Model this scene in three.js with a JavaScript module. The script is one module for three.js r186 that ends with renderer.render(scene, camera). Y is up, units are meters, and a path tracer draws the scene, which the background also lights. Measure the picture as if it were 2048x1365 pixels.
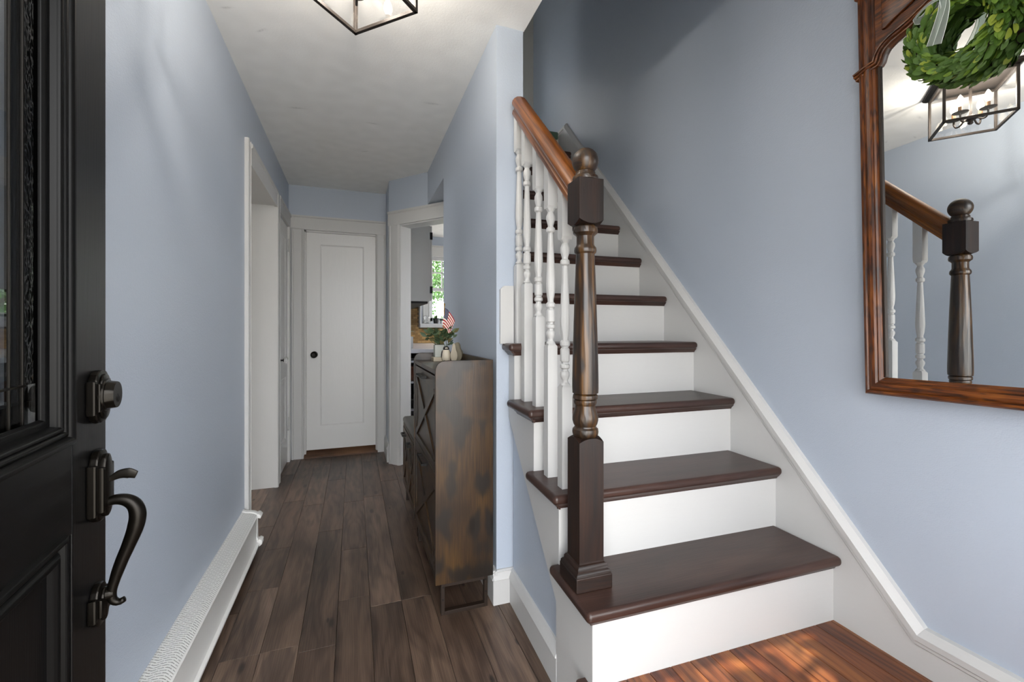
import * as THREE from 'three';
import { RoundedBoxGeometry } from 'three/addons/geometries/RoundedBoxGeometry.js';
import { mergeGeometries, toCreasedNormals } from 'three/addons/utils/BufferGeometryUtils.js';
import { createNoise2D } from 'simplex-noise';

// ---------------------------------------------------------------- camera, sky, sun, exposure
const scene = new THREE.Scene();
const camera = new THREE.PerspectiveCamera(2 * Math.atan(682.5 / 880) * 180 / Math.PI, 2048 / 1365, 0.03, 200);
camera.position.set(0, 1.1, 0);
camera.rotation.y = -19.753 * Math.PI / 180;
camera.setViewOffset(2048, 1365, 0, 22.5, 2048, 1365);
const renderer = new THREE.WebGLRenderer({ antialias: true });
renderer.toneMapping = THREE.LinearToneMapping;
renderer.toneMappingExposure = 1.01;
renderer.shadowMap.enabled = true;
scene.background = new THREE.Color(10.2, 10.25, 10.35);
const sun = new THREE.DirectionalLight(new THREE.Color(1, 0.93, 0.82), 10);
sun.position.set(-2.95, 8.82, 4.15); sun.target.position.set(1.0, 0, -0.85);
sun.castShadow = true; sun.shadow.mapSize.set(2048, 2048);
Object.assign(sun.shadow.camera, { left: -8, right: 8, top: 10, bottom: -10, near: 0.1, far: 40 });
scene.add(sun, sun.target);
const LAMP_CD = 0.23;

// ---------------------------------------------------------------- helpers
let seed = 7;
const rnd = () => { seed = (seed + 0x6D2B79F5) | 0; let t = Math.imul(seed ^ (seed >>> 15), 1 | seed); t = (t + Math.imul(t ^ (t >>> 7), 61 | t)) ^ t; return ((t ^ (t >>> 14)) >>> 0) / 4294967296; };
const rr = (a, b) => a + (b - a) * rnd();
const V3 = (x, y, z) => new THREE.Vector3(x, y, z);
const PHI = 1.4528 * Math.PI / 180;                      // the stairs and the right wall stand askew to the hall by this much
const s2w = ([x, y, z]) => [x * Math.cos(PHI) - z * Math.sin(PHI), y, x * Math.sin(PHI) + z * Math.cos(PHI)];
const used = new Map();
const numbered = (n) => { const k = used.get(n) ?? 0; used.set(n, k + 1); return k ? n + '_' + String(k).padStart(3, '0') : n; };

function uvm(g, grain = 'y', off = [0, 0]) {             // texture coordinates in metres, grain along one axis
  g = g.index ? g.toNonIndexed() : g;
  const p = g.attributes.position, n = g.attributes.normal, uv = new Float32Array(p.count * 2), gi = 'xyz'.indexOf(grain);
  for (let i = 0; i < p.count; i += 3) {
    const a = [0, 0, 0];
    for (let k = 0; k < 3; k++) { a[0] += n.getX(i + k); a[1] += n.getY(i + k); a[2] += n.getZ(i + k); }
    const m = a.map(Math.abs), d = m.indexOf(Math.max(...m)), rest = [0, 1, 2].filter((k) => k !== d);
    const vi = rest.includes(gi) ? gi : rest[1], ui = rest.find((k) => k !== vi);
    for (let k = 0; k < 3; k++) { uv[(i + k) * 2] = p.getComponent(i + k, ui) + off[0]; uv[(i + k) * 2 + 1] = p.getComponent(i + k, vi) + off[1]; }
  }
  g.setAttribute('uv', new THREE.BufferAttribute(uv, 2));
  for (const k of Object.keys(g.attributes)) if (!['position', 'normal', 'uv'].includes(k)) g.deleteAttribute(k);
  return g;
}
function box(x0, x1, y0, y1, z0, z1, r = 0, grain = 'y', off) {
  const w = Math.abs(x1 - x0), h = Math.abs(y1 - y0), d = Math.abs(z1 - z0);
  const g = r > 0 ? new RoundedBoxGeometry(w, h, d, 2, Math.min(r, w / 2.01, h / 2.01, d / 2.01)) : new THREE.BoxGeometry(w, h, d);
  g.translate((x0 + x1) / 2, (y0 + y1) / 2, (z0 + z1) / 2);
  return uvm(g, grain, off);
}
function shapeOf(pts, holes = []) {
  const s = new THREE.Shape(pts.map(([a, b]) => new THREE.Vector2(a, b)));
  for (const h of holes) s.holes.push(new THREE.Path(h.map(([a, b]) => new THREE.Vector2(a, b))));
  return s;
}
// a polygon (a along A, b along B) from O, swept along W
function prism(pts, O, A, B, W, { holes = [], grain = 'y', crease = 0.5, off, bevel } = {}) {
  const len = Math.hypot(...W), opt = bevel ? { depth: len - 2 * bevel, bevelEnabled: true, bevelSize: bevel, bevelThickness: bevel, bevelOffset: -bevel, bevelSegments: 2, curveSegments: 10 } : { depth: len, bevelEnabled: false, curveSegments: 10 };
  let g = new THREE.ExtrudeGeometry(pts instanceof THREE.Shape ? pts : shapeOf(pts, holes), opt);
  if (bevel) g.translate(0, 0, bevel);
  const a = V3(...A), b = V3(...B), w = V3(...W).normalize(), m = new THREE.Matrix4().makeBasis(a, b, w).setPosition(...O);
  g = g.index ? g.toNonIndexed() : g;
  g.applyMatrix4(m);
  if (m.determinant() < 0) {
    const p = g.attributes.position;
    for (let i = 0; i < p.count; i += 3) for (let c = 0; c < 3; c++) { const t = p.getComponent(i + 1, c); p.setComponent(i + 1, c, p.getComponent(i + 2, c)); p.setComponent(i + 2, c, t); }
  }
  g.deleteAttribute('normal'); g.computeVertexNormals();
  g = toCreasedNormals(g, crease);
  return uvm(g, grain, off);
}
// nested rectangles (inset d, height h) joined into a moulded frame; at(u, v, h) gives the point
function rectRing(u0, u1, v0, v1, prof, at, grain = 'y', fill = false) {
  const pos = [], R = prof.map(([d, h]) => [[u0 + d, v0 + d], [u1 - d, v0 + d], [u1 - d, v1 - d], [u0 + d, v1 - d]].map(([u, v]) => at(u, v, h)));
  const quad = (a, b, c, d) => pos.push(...a, ...b, ...c, ...a, ...c, ...d);
  for (let i = 0; i + 1 < R.length; i++) for (let k = 0; k < 4; k++) quad(R[i][k], R[i][(k + 1) % 4], R[i + 1][(k + 1) % 4], R[i + 1][k]);
  if (fill) { const L = R[R.length - 1]; quad(L[0], L[1], L[2], L[3]); }
  const g = new THREE.BufferGeometry().setAttribute('position', new THREE.Float32BufferAttribute(pos, 3));
  g.computeVertexNormals();
  return uvm(toCreasedNormals(g, 0.75), grain);
}
function lathe(pts, x = 0, y = 0, z = 0, seg = 32) {
  const g = new THREE.LatheGeometry(pts.map(([r, h]) => new THREE.Vector2(Math.max(r, 0.0001), h)), seg);
  g.translate(x, y, z);
  const c = toCreasedNormals(g.toNonIndexed(), 0.6), u = g.toNonIndexed().attributes.uv, p = c.attributes.position;
  const uv = new Float32Array(p.count * 2);
  for (let i = 0; i < p.count; i++) { uv[i * 2] = u.getX(i) * 0.2; uv[i * 2 + 1] = p.getY(i); }
  c.setAttribute('uv', new THREE.BufferAttribute(uv, 2));
  return c;
}
function tubeR(pts, radii, radial = 10, seg = 40, flat = 1) {     // a tube whose radius changes along its length
  const curve = new THREE.CatmullRomCurve3(pts.map((p) => V3(...p))), fr = curve.computeFrenetFrames(seg, false), P = [], I = [], UV = [];
  const rad = (t) => { const k = t * (radii.length - 1), i = Math.min(radii.length - 2, Math.floor(k)); return radii[i] + (radii[i + 1] - radii[i]) * (k - i); };
  for (let i = 0; i <= seg; i++) {
    const c = curve.getPointAt(i / seg), r = rad(i / seg);
    for (let j = 0; j <= radial; j++) {
      const a = j / radial * Math.PI * 2, q = c.clone().addScaledVector(fr.normals[i], Math.cos(a) * r * flat).addScaledVector(fr.binormals[i], Math.sin(a) * r);
      P.push(q.x, q.y, q.z); UV.push(j / radial * 0.1, i / seg * curve.getLength());
    }
  }
  for (let i = 0; i < seg; i++) for (let j = 0; j < radial; j++) { const a = i * (radial + 1) + j, b = a + radial + 1; I.push(a, a + 1, b, b, a + 1, b + 1); }
  for (const [i, s] of [[0, 1], [seg, -1]]) {
    const c = curve.getPointAt(i / seg), k = P.length / 3; P.push(c.x, c.y, c.z); UV.push(0, 0);
    for (let j = 0; j < radial; j++) { const a = i * (radial + 1) + j; s > 0 ? I.push(k, a + 1, a) : I.push(k, a, a + 1); }
  }
  const g = new THREE.BufferGeometry().setAttribute('position', new THREE.Float32BufferAttribute(P, 3)).setAttribute('uv', new THREE.Float32BufferAttribute(UV, 2)).setIndex(I);
  g.computeVertexNormals();
  return g.toNonIndexed();
}
const move = (g, x, y, z) => (g.translate(x, y, z), g);
const rotY = (g, a) => (g.rotateY(a), g);
const plain = (g) => { g = g.index ? g.toNonIndexed() : g; for (const k of Object.keys(g.attributes)) if (!['position', 'normal', 'uv'].includes(k)) g.deleteAttribute(k); return g; };

function mesh(name, geos, mat, parent = scene) {
  let g = Array.isArray(geos) ? (geos.length > 1 ? mergeGeometries(geos.map(plain)) : geos[0]) : geos;
  const o = parent._o;
  if (o) { g = g.clone(); g.translate(-o[0], -o[1], -o[2]); }
  const m = new THREE.Mesh(g, mat);
  m._o = o; m.castShadow = m.receiveShadow = true;
  m.name = parent === scene ? numbered(name) : name;
  if (parent !== scene) { const k = parent.children.filter((c) => c.name.replace(/_\d{3}$/, '') === name).length; if (k) m.name = name + '_' + String(k).padStart(3, '0'); }
  parent.add(m);
  return m;
}
const tag = (o, label, category, group, kind) => { o.userData.label = label; if (category) o.userData.category = category; if (group) o.userData.group = group; if (kind) o.userData.kind = kind; return o; };
function thing(name, label, category, pos = [0, 0, 0], turn = 0, group, kind) {      // geometry of its parts is given in hall coordinates
  const o = new THREE.Group(); o.name = numbered(name); o.position.set(...pos); o.rotation.y = turn; o._o = pos; scene.add(o);
  return tag(o, label, category, group, kind);
}
function sthing(name, label, category, pos = [0, 0, 0], group, kind) {               // the same in the stairs' own axes
  const o = thing(name, label, category, s2w(pos), -PHI, group, kind); o._o = pos; return o;
}
const local = (o) => { o._o = null; return o; };

// ---------------------------------------------------------------- textures
const clamp = THREE.MathUtils.clamp, lerp = THREE.MathUtils.lerp, smooth = THREE.MathUtils.smoothstep;
const hex = (h) => [(h >> 16) & 255, (h >> 8) & 255, h & 255];
const mix3 = (a, b, t) => [lerp(a[0], b[0], t), lerp(a[1], b[1], t), lerp(a[2], b[2], t)];
function dataTex(W, H, fn, mw, mh, srgb = true) {
  const d = new Uint8Array(W * H * 4);
  for (let y = 0; y < H; y++) for (let x = 0; x < W; x++) {
    const c = fn(x / W * mw, y / H * mh, x / W, y / H), i = (y * W + x) * 4;
    d[i] = clamp(c[0], 0, 255); d[i + 1] = clamp(c[1], 0, 255); d[i + 2] = clamp(c[2], 0, 255); d[i + 3] = 255;
  }
  const t = new THREE.DataTexture(d, W, H, THREE.RGBAFormat);
  t.wrapS = t.wrapT = THREE.MirroredRepeatWrapping; t.magFilter = THREE.LinearFilter; t.minFilter = THREE.LinearMipmapLinearFilter; t.generateMipmaps = true;
  t.repeat.set(1 / mw, 1 / mh); if (srgb) t.colorSpace = THREE.SRGBColorSpace; t.needsUpdate = true;
  return t;
}
function woodTex(sd, o) {
  const n = createNoise2D((() => { let s = sd; return () => { s = (s * 16807) % 2147483647; return s / 2147483647; }; })());
  const { w = 0.5, l = 2, dark, mid, light, fib = 0.5, ring = 0.5, ringK = 26, blotch = null, blotchAmt = 0, bu = 3, bv = 1, knots = 0, b0 = 0.1, b1 = 0.6 } = o;
  const kn = []; let s = sd * 3 + 1; const r = () => { s = (s * 16807) % 2147483647; return s / 2147483647; };
  for (let i = 0; i < knots; i++) kn.push([r() * w, r() * l, 0.008 + r() * 0.012]);
  return dataTex(512, 1024, (u, v) => {
    let uu = u, kd = 0;
    for (const [ku, kv, kr] of kn) { const dx = u - ku, dy = (v - kv) * 0.35, q = Math.hypot(dx, dy); uu += dx / (q + 0.004) * kr * Math.exp(-q / (kr * 2.2)); kd = Math.max(kd, 1 - smooth(q, kr * 0.25, kr * 0.9)); }
    const wv = n(uu * 4, v * 0.9) * 0.6 + n(uu * 11 + 7, v * 2.3) * 0.2;
    const rg = Math.pow(0.5 + 0.5 * Math.sin((uu * ringK + wv * 2.6) * 6.283), 2.2);
    const f1 = n(u * 520 + 3, v * 9), f2 = n(u * 190 + 31, v * 3.5), lo = n(u * bu + 50, v * bv + 9) * 0.7 + n(u * bu * 2.7, v * bv * 2.7) * 0.3;
    let t = 0.5 + lo * 0.42 + fib * (f1 * 0.16 + f2 * 0.2) - ring * (rg - 0.35) * 0.6;
    let c = t < 0.5 ? mix3(dark, mid, clamp(t * 2, 0, 1)) : mix3(mid, light, clamp(t * 2 - 1, 0, 1));
    if (blotch) { const b = smooth(n(u * bu * 1.6 + 90, v * bv * 1.9 + 4) * 0.65 + n(u * bu * 5, v * bv * 4) * 0.25, b0, b1) * blotchAmt; c = mix3(c, blotch, b); }
    if (kd > 0) c = mix3(c, dark.map((x) => x * 0.6), kd * 0.8);
    return c;
  }, w, l);
}
const gray = (f, W, mw, srgb = false) => dataTex(W, W, (u, v) => { const g = f(u, v); return [g, g, g]; }, mw, mw, srgb);
const N1 = createNoise2D((() => { let s = 11; return () => { s = (s * 16807) % 2147483647; return s / 2147483647; }; })());
const peel = gray((u, v) => 128 + 60 * N1(u * 170, v * 170) + 40 * N1(u * 60 + 5, v * 60) + 25 * N1(u * 420, v * 420), 512, 0.45);
const brushed = gray((u, v) => 128 + 55 * N1(u * 40, v * 6) + 40 * N1(u * 9 + 3, v * 4) + 30 * N1(u * 160, v * 20), 512, 0.8);
const fineGrain = dataTex(256, 512, (u, v) => { const g = 128 + 70 * N1(u * 520, v * 8) + 40 * N1(u * 200, v * 4); return [g, g, g]; }, 0.2, 0.8, false);

// ---------------------------------------------------------------- materials
const std = (o) => new THREE.MeshStandardMaterial(o);
const phy = (o) => new THREE.MeshPhysicalMaterial(o);
const M = {};
M.wall = std({ color: 0xb0bac8, roughness: 0.42, bumpMap: peel, bumpScale: 0.0005 });
const ceilMarks = [[-0.19, -1.75, 0.03, 0.3], [-0.36, -2.05, 0.02, 0.7], [0.40, -2.4, 0.035, 0.1], [-0.3, -2.7, 0.035, 0.2], [0.1, -2.75, 0.03, 0], [0.07, -3.2, 0.025, 0.5], [-0.46, -1.95, 0.02, 0.4]];
const ceilMap = dataTex(640, 1152, (u, v) => { let g = 241 + 3 * N1(u * 7, v * 7); for (const [x, z, r, a] of ceilMarks) { const dx = u - 0.8 - x, dz = v - 4.4 - z, p = dx * Math.cos(a) + dz * Math.sin(a), q = -dx * Math.sin(a) + dz * Math.cos(a); const k = Math.exp(-((p / r) ** 2) - ((q / (r * 0.22)) ** 2)); if (k > 0.02) g -= 46 * k * (0.5 + 0.5 * N1(u * 160, v * 160)); } return [g, g, g - 2]; }, 2.6, 4.7);
M.ceil = std({ map: ceilMap, roughness: 0.75, bumpMap: peel, bumpScale: 0.0004 });
M.white = std({ color: 0xc4c4c3, roughness: 0.38, bumpMap: brushed, bumpScale: 0.0003 });
M.whiteDoor = std({ color: 0xdcdcdb, roughness: 0.3, bumpMap: brushed, bumpScale: 0.0004 });
M.creamWall = std({ color: 0xd8d6cf, roughness: 0.7 });
M.enamel = std({ color: 0xe2e2e0, roughness: 0.35 });
M.black = phy({ color: 0x0a0a0b, roughness: 0.32, specularIntensity: 0.55, bumpMap: fineGrain, bumpScale: 0.0001 });
M.blackTrim = phy({ color: 0x090909, roughness: 0.38, specularIntensity: 0.26 });
M.bronze = std({ color: 0x16130f, roughness: 0.34, metalness: 0.75 });
M.lampMetal = std({ color: 0x2a231e, roughness: 0.5, metalness: 0.4 });
M.blackMetal = std({ color: 0x0d0c0b, roughness: 0.5, metalness: 0.3 });
M.brownMetal = std({ color: 0x2a1e16, roughness: 0.5, metalness: 0.2 });
M.glass = phy({ color: 0xffffff, roughness: 0.0, transmission: 1, thickness: 0, ior: 1.5 });
M.doorGlass = phy({ color: 0xd4d6d8, roughness: 0.02, transmission: 1, thickness: 0, ior: 1.6 });
M.ripple = phy({ color: 0xb0b2b4, roughness: 0.15, transmission: 1, thickness: 0, ior: 1.6, bumpMap: gray((u, v) => 128 + 80 * N1(u * 60, v * 35) + 40 * N1(u * 130, v * 90), 256, 0.3), bumpScale: 0.0015 });
M.mirror = std({ color: 0xf0f2f2, roughness: 0.0, metalness: 1 });
const floorTex = [
  woodTex(101, { w: 0.26, l: 2.4, dark: hex(0x493a31), mid: hex(0x715e51), light: hex(0x8f7a69), ring: 0.34, fib: 0.9, ringK: 22, bu: 7, bv: 1.4, knots: 5, blotch: hex(0x382d27), blotchAmt: 0.4 }),
  woodTex(223, { w: 0.26, l: 2.4, dark: hex(0x43352d), mid: hex(0x6b594c), light: hex(0x887363), ring: 0.4, fib: 0.9, ringK: 17, bu: 8, bv: 1.2, knots: 6, blotch: hex(0x352b26), blotchAmt: 0.4 }),
];
M.planks = [];
for (const t of floorTex) for (const c of [0xe8e4e2, 0xd0cac6, 0xc0b9b5]) M.planks.push(std({ color: c, map: t, roughness: 0.4, bumpMap: fineGrain, bumpScale: 0.0003 }));
M.subfloor = std({ color: 0x1c1512, roughness: 0.9 });
const pineTex = woodTex(71, { w: 0.3, l: 1.6, dark: hex(0x442314), mid: hex(0x744629), light: hex(0x946238), ring: 0.5, ringK: 38, bu: 9, bv: 1.5, fib: 0.7, blotch: hex(0x4a2416), blotchAmt: 0.4 });
M.pine = [0xffffff, 0xe8d8d0, 0xd8c0b4, 0xf4e4cc].map((c) => std({ color: c, map: pineTex, roughness: 0.33, bumpMap: fineGrain, bumpScale: 0.0003 }));
const treadTex = woodTex(37, { w: 0.4, l: 1.6, dark: hex(0x291b17), mid: hex(0x3c2923), light: hex(0x4d372f), ring: 0.25, ringK: 30, bu: 5, bv: 1.2, fib: 0.8 });
M.tread = std({ map: treadTex, roughness: 0.36, bumpMap: fineGrain, bumpScale: 0.0002 });
const newelTex = woodTex(53, { w: 0.2, l: 0.9, dark: hex(0x160d09), mid: hex(0x2a1a12), light: hex(0x40291a), ring: 0.5, ringK: 40, bu: 12, bv: 2, fib: 0.9 });
M.newel = phy({ map: newelTex, color: 0xbcaa9c, roughness: 0.5, clearcoat: 0.05, clearcoatRoughness: 0.25, bumpMap: fineGrain, bumpScale: 0.0002 });
const newelGold = woodTex(59, { w: 0.2, l: 0.5, dark: hex(0x140c08), mid: hex(0x2c1d10), light: hex(0x5a3d18), ring: 0.6, ringK: 36, bu: 10, bv: 2.6, fib: 0.9, blotch: hex(0x18120f), blotchAmt: 0.7 });
M.newelGold = phy({ map: newelGold, roughness: 0.4, clearcoat: 0.2, clearcoatRoughness: 0.25, bumpMap: fineGrain, bumpScale: 0.0002 });
const railTex = woodTex(83, { w: 0.2, l: 1.2, dark: hex(0x4a260a), mid: hex(0x774213), light: hex(0x9c5d1e), ring: 0.35, ringK: 44, bu: 10, bv: 1.5, fib: 0.9 });
M.rail = phy({ map: railTex, roughness: 0.34, clearcoat: 0.2, clearcoatRoughness: 0.2, bumpMap: fineGrain, bumpScale: 0.0002 });
const rusticTex = woodTex(97, { w: 0.6, l: 1.2, dark: hex(0x33291f), mid: hex(0x4a3b2d), light: hex(0x6f5834), ring: 0.08, ringK: 30, bu: 4.2, bv: 2.4, fib: 0.9, blotch: hex(0x2b2a2c), blotchAmt: 0.8, knots: 3, b0: -0.05, b1: 0.42 });
M.rustic = std({ map: rusticTex, color: 0xc8b8a4, roughness: 0.42, bumpMap: fineGrain, bumpScale: 0.0002 });
M.rusticFront = std({ map: rusticTex, color: 0xc9bfb6, roughness: 0.36, bumpMap: fineGrain, bumpScale: 0.0002 });
const frameTex = woodTex(131, { w: 0.2, l: 1.2, dark: hex(0x331a08), mid: hex(0x6e3d14), light: hex(0x96601f), ring: 0.25, ringK: 30, bu: 30, bv: 7, fib: 1.2, blotch: hex(0x241006), blotchAmt: 0.65 });
M.frame = phy({ map: frameTex, color: 0xe8d8cc, roughness: 0.4, clearcoat: 0.12, clearcoatRoughness: 0.3, bumpMap: fineGrain, bumpScale: 0.0003 });
M.threshold = std({ map: floorTex[0], color: 0xd8b898, roughness: 0.5 });
M.carpet = std({ color: 0x63806f, roughness: 1, bumpMap: gray((u, v) => 128 + 110 * N1(u * 400, v * 400), 256, 0.1), bumpScale: 0.004 });
M.cushion = std({ color: 0x55534f, roughness: 0.7 });
M.leafA = std({ color: 0x6f8e2d, roughness: 0.5 }); M.leafB = std({ color: 0x4a6b22, roughness: 0.5 }); M.leafC = std({ color: 0x93a338, roughness: 0.5 }); M.leafD = std({ color: 0x47662c, roughness: 0.55 });
for (const k of ['leafA', 'leafB', 'leafC', 'leafD']) M[k].side = THREE.DoubleSide;
M.outLeaf = phy({ color: 0x3f6a26, roughness: 0.6, transmission: 0.35, thickness: 0, side: THREE.DoubleSide });
M.bark = std({ color: 0x4a4038, roughness: 0.95, bumpMap: brushed, bumpScale: 0.01 });
M.lawn = std({ color: 0x6a7a45, roughness: 1 });
M.paving = std({ color: 0xa8a49c, roughness: 0.95 });
M.plantA = std({ color: 0x3f5236, roughness: 0.55, side: THREE.DoubleSide }); M.plantB = std({ color: 0x5a6b45, roughness: 0.55, side: THREE.DoubleSide }); M.plantC = std({ color: 0x736a42, roughness: 0.6, side: THREE.DoubleSide });
M.concrete = std({ color: 0xb9bcb4, roughness: 0.85, bumpMap: brushed, bumpScale: 0.0005 });
M.cream = std({ color: 0xd8cdb8, roughness: 0.5 });
M.darkGlaze = std({ color: 0x1b1a1d, roughness: 0.4 });
M.stone = std({ color: 0x77705f, roughness: 0.8 }); M.paleStone = std({ color: 0xb5aa96, roughness: 0.75 });
M.brass = std({ color: 0xb28a3a, roughness: 0.35, metalness: 0.9 });
M.soil = std({ color: 0x2a2019, roughness: 1 });
M.steel = std({ color: 0xb8b8b6, roughness: 0.3, metalness: 0.9 });
M.ribbon = phy({ color: 0xe4efe9, roughness: 0.5, transmission: 0.75, thickness: 0, side: THREE.DoubleSide });
M.ribbonEdge = std({ color: 0xeef4f0, roughness: 0.5, side: THREE.DoubleSide });
M.basket = std({ color: 0x5a3220, roughness: 0.9, bumpMap: gray((u, v) => 128 + 90 * Math.sin(u * 700) * Math.sin(v * 700), 256, 0.1), bumpScale: 0.003 });
M.grayCab = std({ color: 0xb0aeaa, roughness: 0.45 });
M.counter = std({ color: 0xd8d8dc, roughness: 0.18 });
M.tileMats = [0xb58f58, 0xa27d49, 0xc39d66, 0x97713f].map((c) => std({ color: c, roughness: 0.4 }));
M.grout = std({ color: 0x6b5638, roughness: 0.9 });
M.bulb = std({ color: 0xffffff, emissive: new THREE.Color(1, 0.82, 0.55), emissiveIntensity: 16, roughness: 0.3 });
M.candle = std({ color: 0x6a4a2a, roughness: 0.6 });

// ---------------------------------------------------------------- the setting
const CY = 2.33, WH = 0.12;
const structure = (name, geos, mat, label, category = name.split('_')[0]) => tag(mesh(name, geos, mat), label, category, null, 'structure');
const sgroup = (name, label, category, s) => (s ? sthing : thing)(name, label, category, [0, 0, 0], s ? undefined : 0, s ? 'structure' : undefined, s ? undefined : 'structure');
const S_structure = (name, geos, mat, label, category = name.split('_')[0]) => { const o = structure(name, geos, mat, label, category); o.rotation.y = -PHI; return o; };

// hall floor: planks laid along the hall, joints where the photograph shows them
{
  const fl = thing('floor', 'dark grey brown wood plank floor of the hall', 'floor', [0, 0, 0], 0, null, 'structure');
  mesh('subfloor', [box(-4, 3.2, -0.16, -0.02, -6.1, 0.3)], M.subfloor, fl);
  const plankGeo = (x0, x1, z0, z1) => {
    const g = 0.0005, c = 0.0009, y0 = -0.02, at = (x, y, z) => [x, y, z], pos = [];
    const a = [[x0 + g, z0 + g], [x1 - g, z0 + g], [x1 - g, z1 - g], [x0 + g, z1 - g]], R = [a.map(([x, z]) => at(x, y0, z)), a.map(([x, z]) => at(x, -c, z)), [[x0 + g + c, z0 + g + c], [x1 - g - c, z0 + g + c], [x1 - g - c, z1 - g - c], [x0 + g + c, z1 - g - c]].map(([x, z]) => at(x, 0, z))];
    const q = (p, r, s, t) => pos.push(...p, ...s, ...r, ...p, ...t, ...s);
    for (let i = 0; i < 2; i++) for (let k = 0; k < 4; k++) q(R[i][k], R[i][(k + 1) % 4], R[i + 1][(k + 1) % 4], R[i + 1][k]);
    q(R[2][0], R[2][1], R[2][2], R[2][3]);
    const geo = new THREE.BufferGeometry().setAttribute('position', new THREE.Float32BufferAttribute(pos, 3)); geo.computeVertexNormals();
    return uvm(geo, 'z', [rr(0, 3), rr(0, 9)]);
  };
  const known = { 0: [-1.695, -2.108, -2.476], 2: [-1.654, -2.602, -3.471], 3: [-1.916, -2.346], 4: [-3.045], 5: [-1.833, -3.325] };
  let last = 0;
  for (let c = -5; c <= 9; c++) {
    const x0 = -0.421 + c * 0.1205, x1 = x0 + 0.1205, cuts = [-4.3];
    let z = (known[c] ? Math.min(...known[c]) : -4.3 + rr(0.3, 0.9)); 
    const ks = [...(known[c] ?? [])];
    for (let q = (known[c] ? Math.min(...known[c]) - rr(0.6, 0.9) : -4.3 + rr(0.4, 1)); known[c] ? q > -4.2 : q < 0.1; q += known[c] ? -rr(0.8, 1.3) : rr(0.8, 1.4)) cuts.push(q);
    cuts.push(...ks);
    for (let q = (ks.length ? Math.max(...ks) : 9) + rr(0.9, 1.4); q < 0.1; q += rr(0.8, 1.4)) cuts.push(q);
    cuts.push(0.14); cuts.sort((a, b) => a - b);
    for (let i = 0; i + 1 < cuts.length; i++) if (cuts[i + 1] - cuts[i] > 0.05) { let k; do k = Math.floor(rnd() * M.planks.length); while (k === last); last = k; mesh('plank', plankGeo(x0, x1, cuts[i], cuts[i + 1]), M.planks[k], fl); }
  }
}
structure('floor_kitchen', box(0.662, 3.2, -0.02, 0, -6.1, -3.2), M.planks[1], 'wood floor of the kitchen past the angled doorway');
structure('floor_parlor', box(-4, -1.0245, -0.02, 0, -5, -0.2), M.planks[2], 'wood floor of the side room past the left opening');

// left wall with its cased opening and the closet door's opening
const LX = -0.52;
{
  const W = prism([[0.15, 0], [0.15, CY], [-4.26, CY], [-4.26, 0], [-4.07, 0], [-4.07, 1.965], [-3.56, 1.965], [-3.56, 0], [-3.46, 0], [-3.46, 1.98], [-2.61, 1.98], [-2.61, 0]], [LX - 0.16, 0, 0], [0, 0, 1], [0, 1, 0], [0.16, 0, 0]);
  structure('wall_left', W, M.wall, 'grey blue painted wall on the hall side with the heater');
}
structure('wall_far', prism([[-0.7, 0], [-0.7, CY], [0.30, CY], [0.30, 0], [0.20, 0], [0.20, 1.955], [-0.402, 1.955], [-0.402, 0]], [0, 0, -4.26], [1, 0, 0], [0, 1, 0], [0, 0, 0.12]), M.wall, 'grey blue wall at the end of the hall round the far door');
structure('wall_return', box(0.272, 0.36, 0, CY, -4.14, -3.765), M.wall, 'short grey blue wall between far door and angled doorway');
// angled wall with the kitchen doorway: local s along the wall from the corner, back is away from the hall
const DA = [0.279, -3.757], DE = [0.643, 0.766], DB = [0.766, -0.643];
const dw = (s, b) => [DA[0] + DE[0] * s + DB[0] * b, DA[1] + DE[1] * s + DB[1] * b];
const dBox = (s0, s1, y0, y1, b0, b1) => prism([[s0, y0], [s1, y0], [s1, y1], [s0, y1]], [DA[0] + DB[0] * b0, 0, DA[1] + DB[1] * b0], [DE[0], 0, DE[1]], [0, 1, 0], [DB[0] * (b1 - b0), 0, DB[1] * (b1 - b0)]);
structure('wall_angled', prism([[-0.01, 0], [-0.01, CY], [1.25, CY], [1.25, 0], [0.86, 0], [0.86, 1.955], [0.115, 1.955], [0.115, 0]], [DA[0], 0, DA[1]], [DE[0], 0, DE[1]], [0, 1, 0], [DB[0] * 0.11, 0, DB[1] * 0.11]), M.wall, 'grey blue angled wall around the kitchen doorway');
structure('wall_partition', prism([[-1.69, 0], [-1.69, CY], [-3.52, CY], [-3.52, 2.075], [-2.803, 2.075], [-2.803, 0]], [0.54, 0, 0], [0, 0, 1], [0, 1, 0], [0.115, 0, 0]), M.wall, 'grey blue wall between hall and stairs behind the rustic cabinet');
S_structure('wall_under_stairs', prism([[-1.232, 0], [-1.232, 0.3], [-1.69, 0.76], [-1.69, 0]], [0.565, 0, 0], [0, 0, 1], [0, 1, 0], [0.03, 0, 0]), M.wall, 'grey blue wall under the sloped white stair stringer');
S_structure('wall_right', box(1.425, 1.54, -0.02, 4.95, -3.8, 0.2), M.wall, 'grey blue wall rising beside the stairs behind the mirror');
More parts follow.
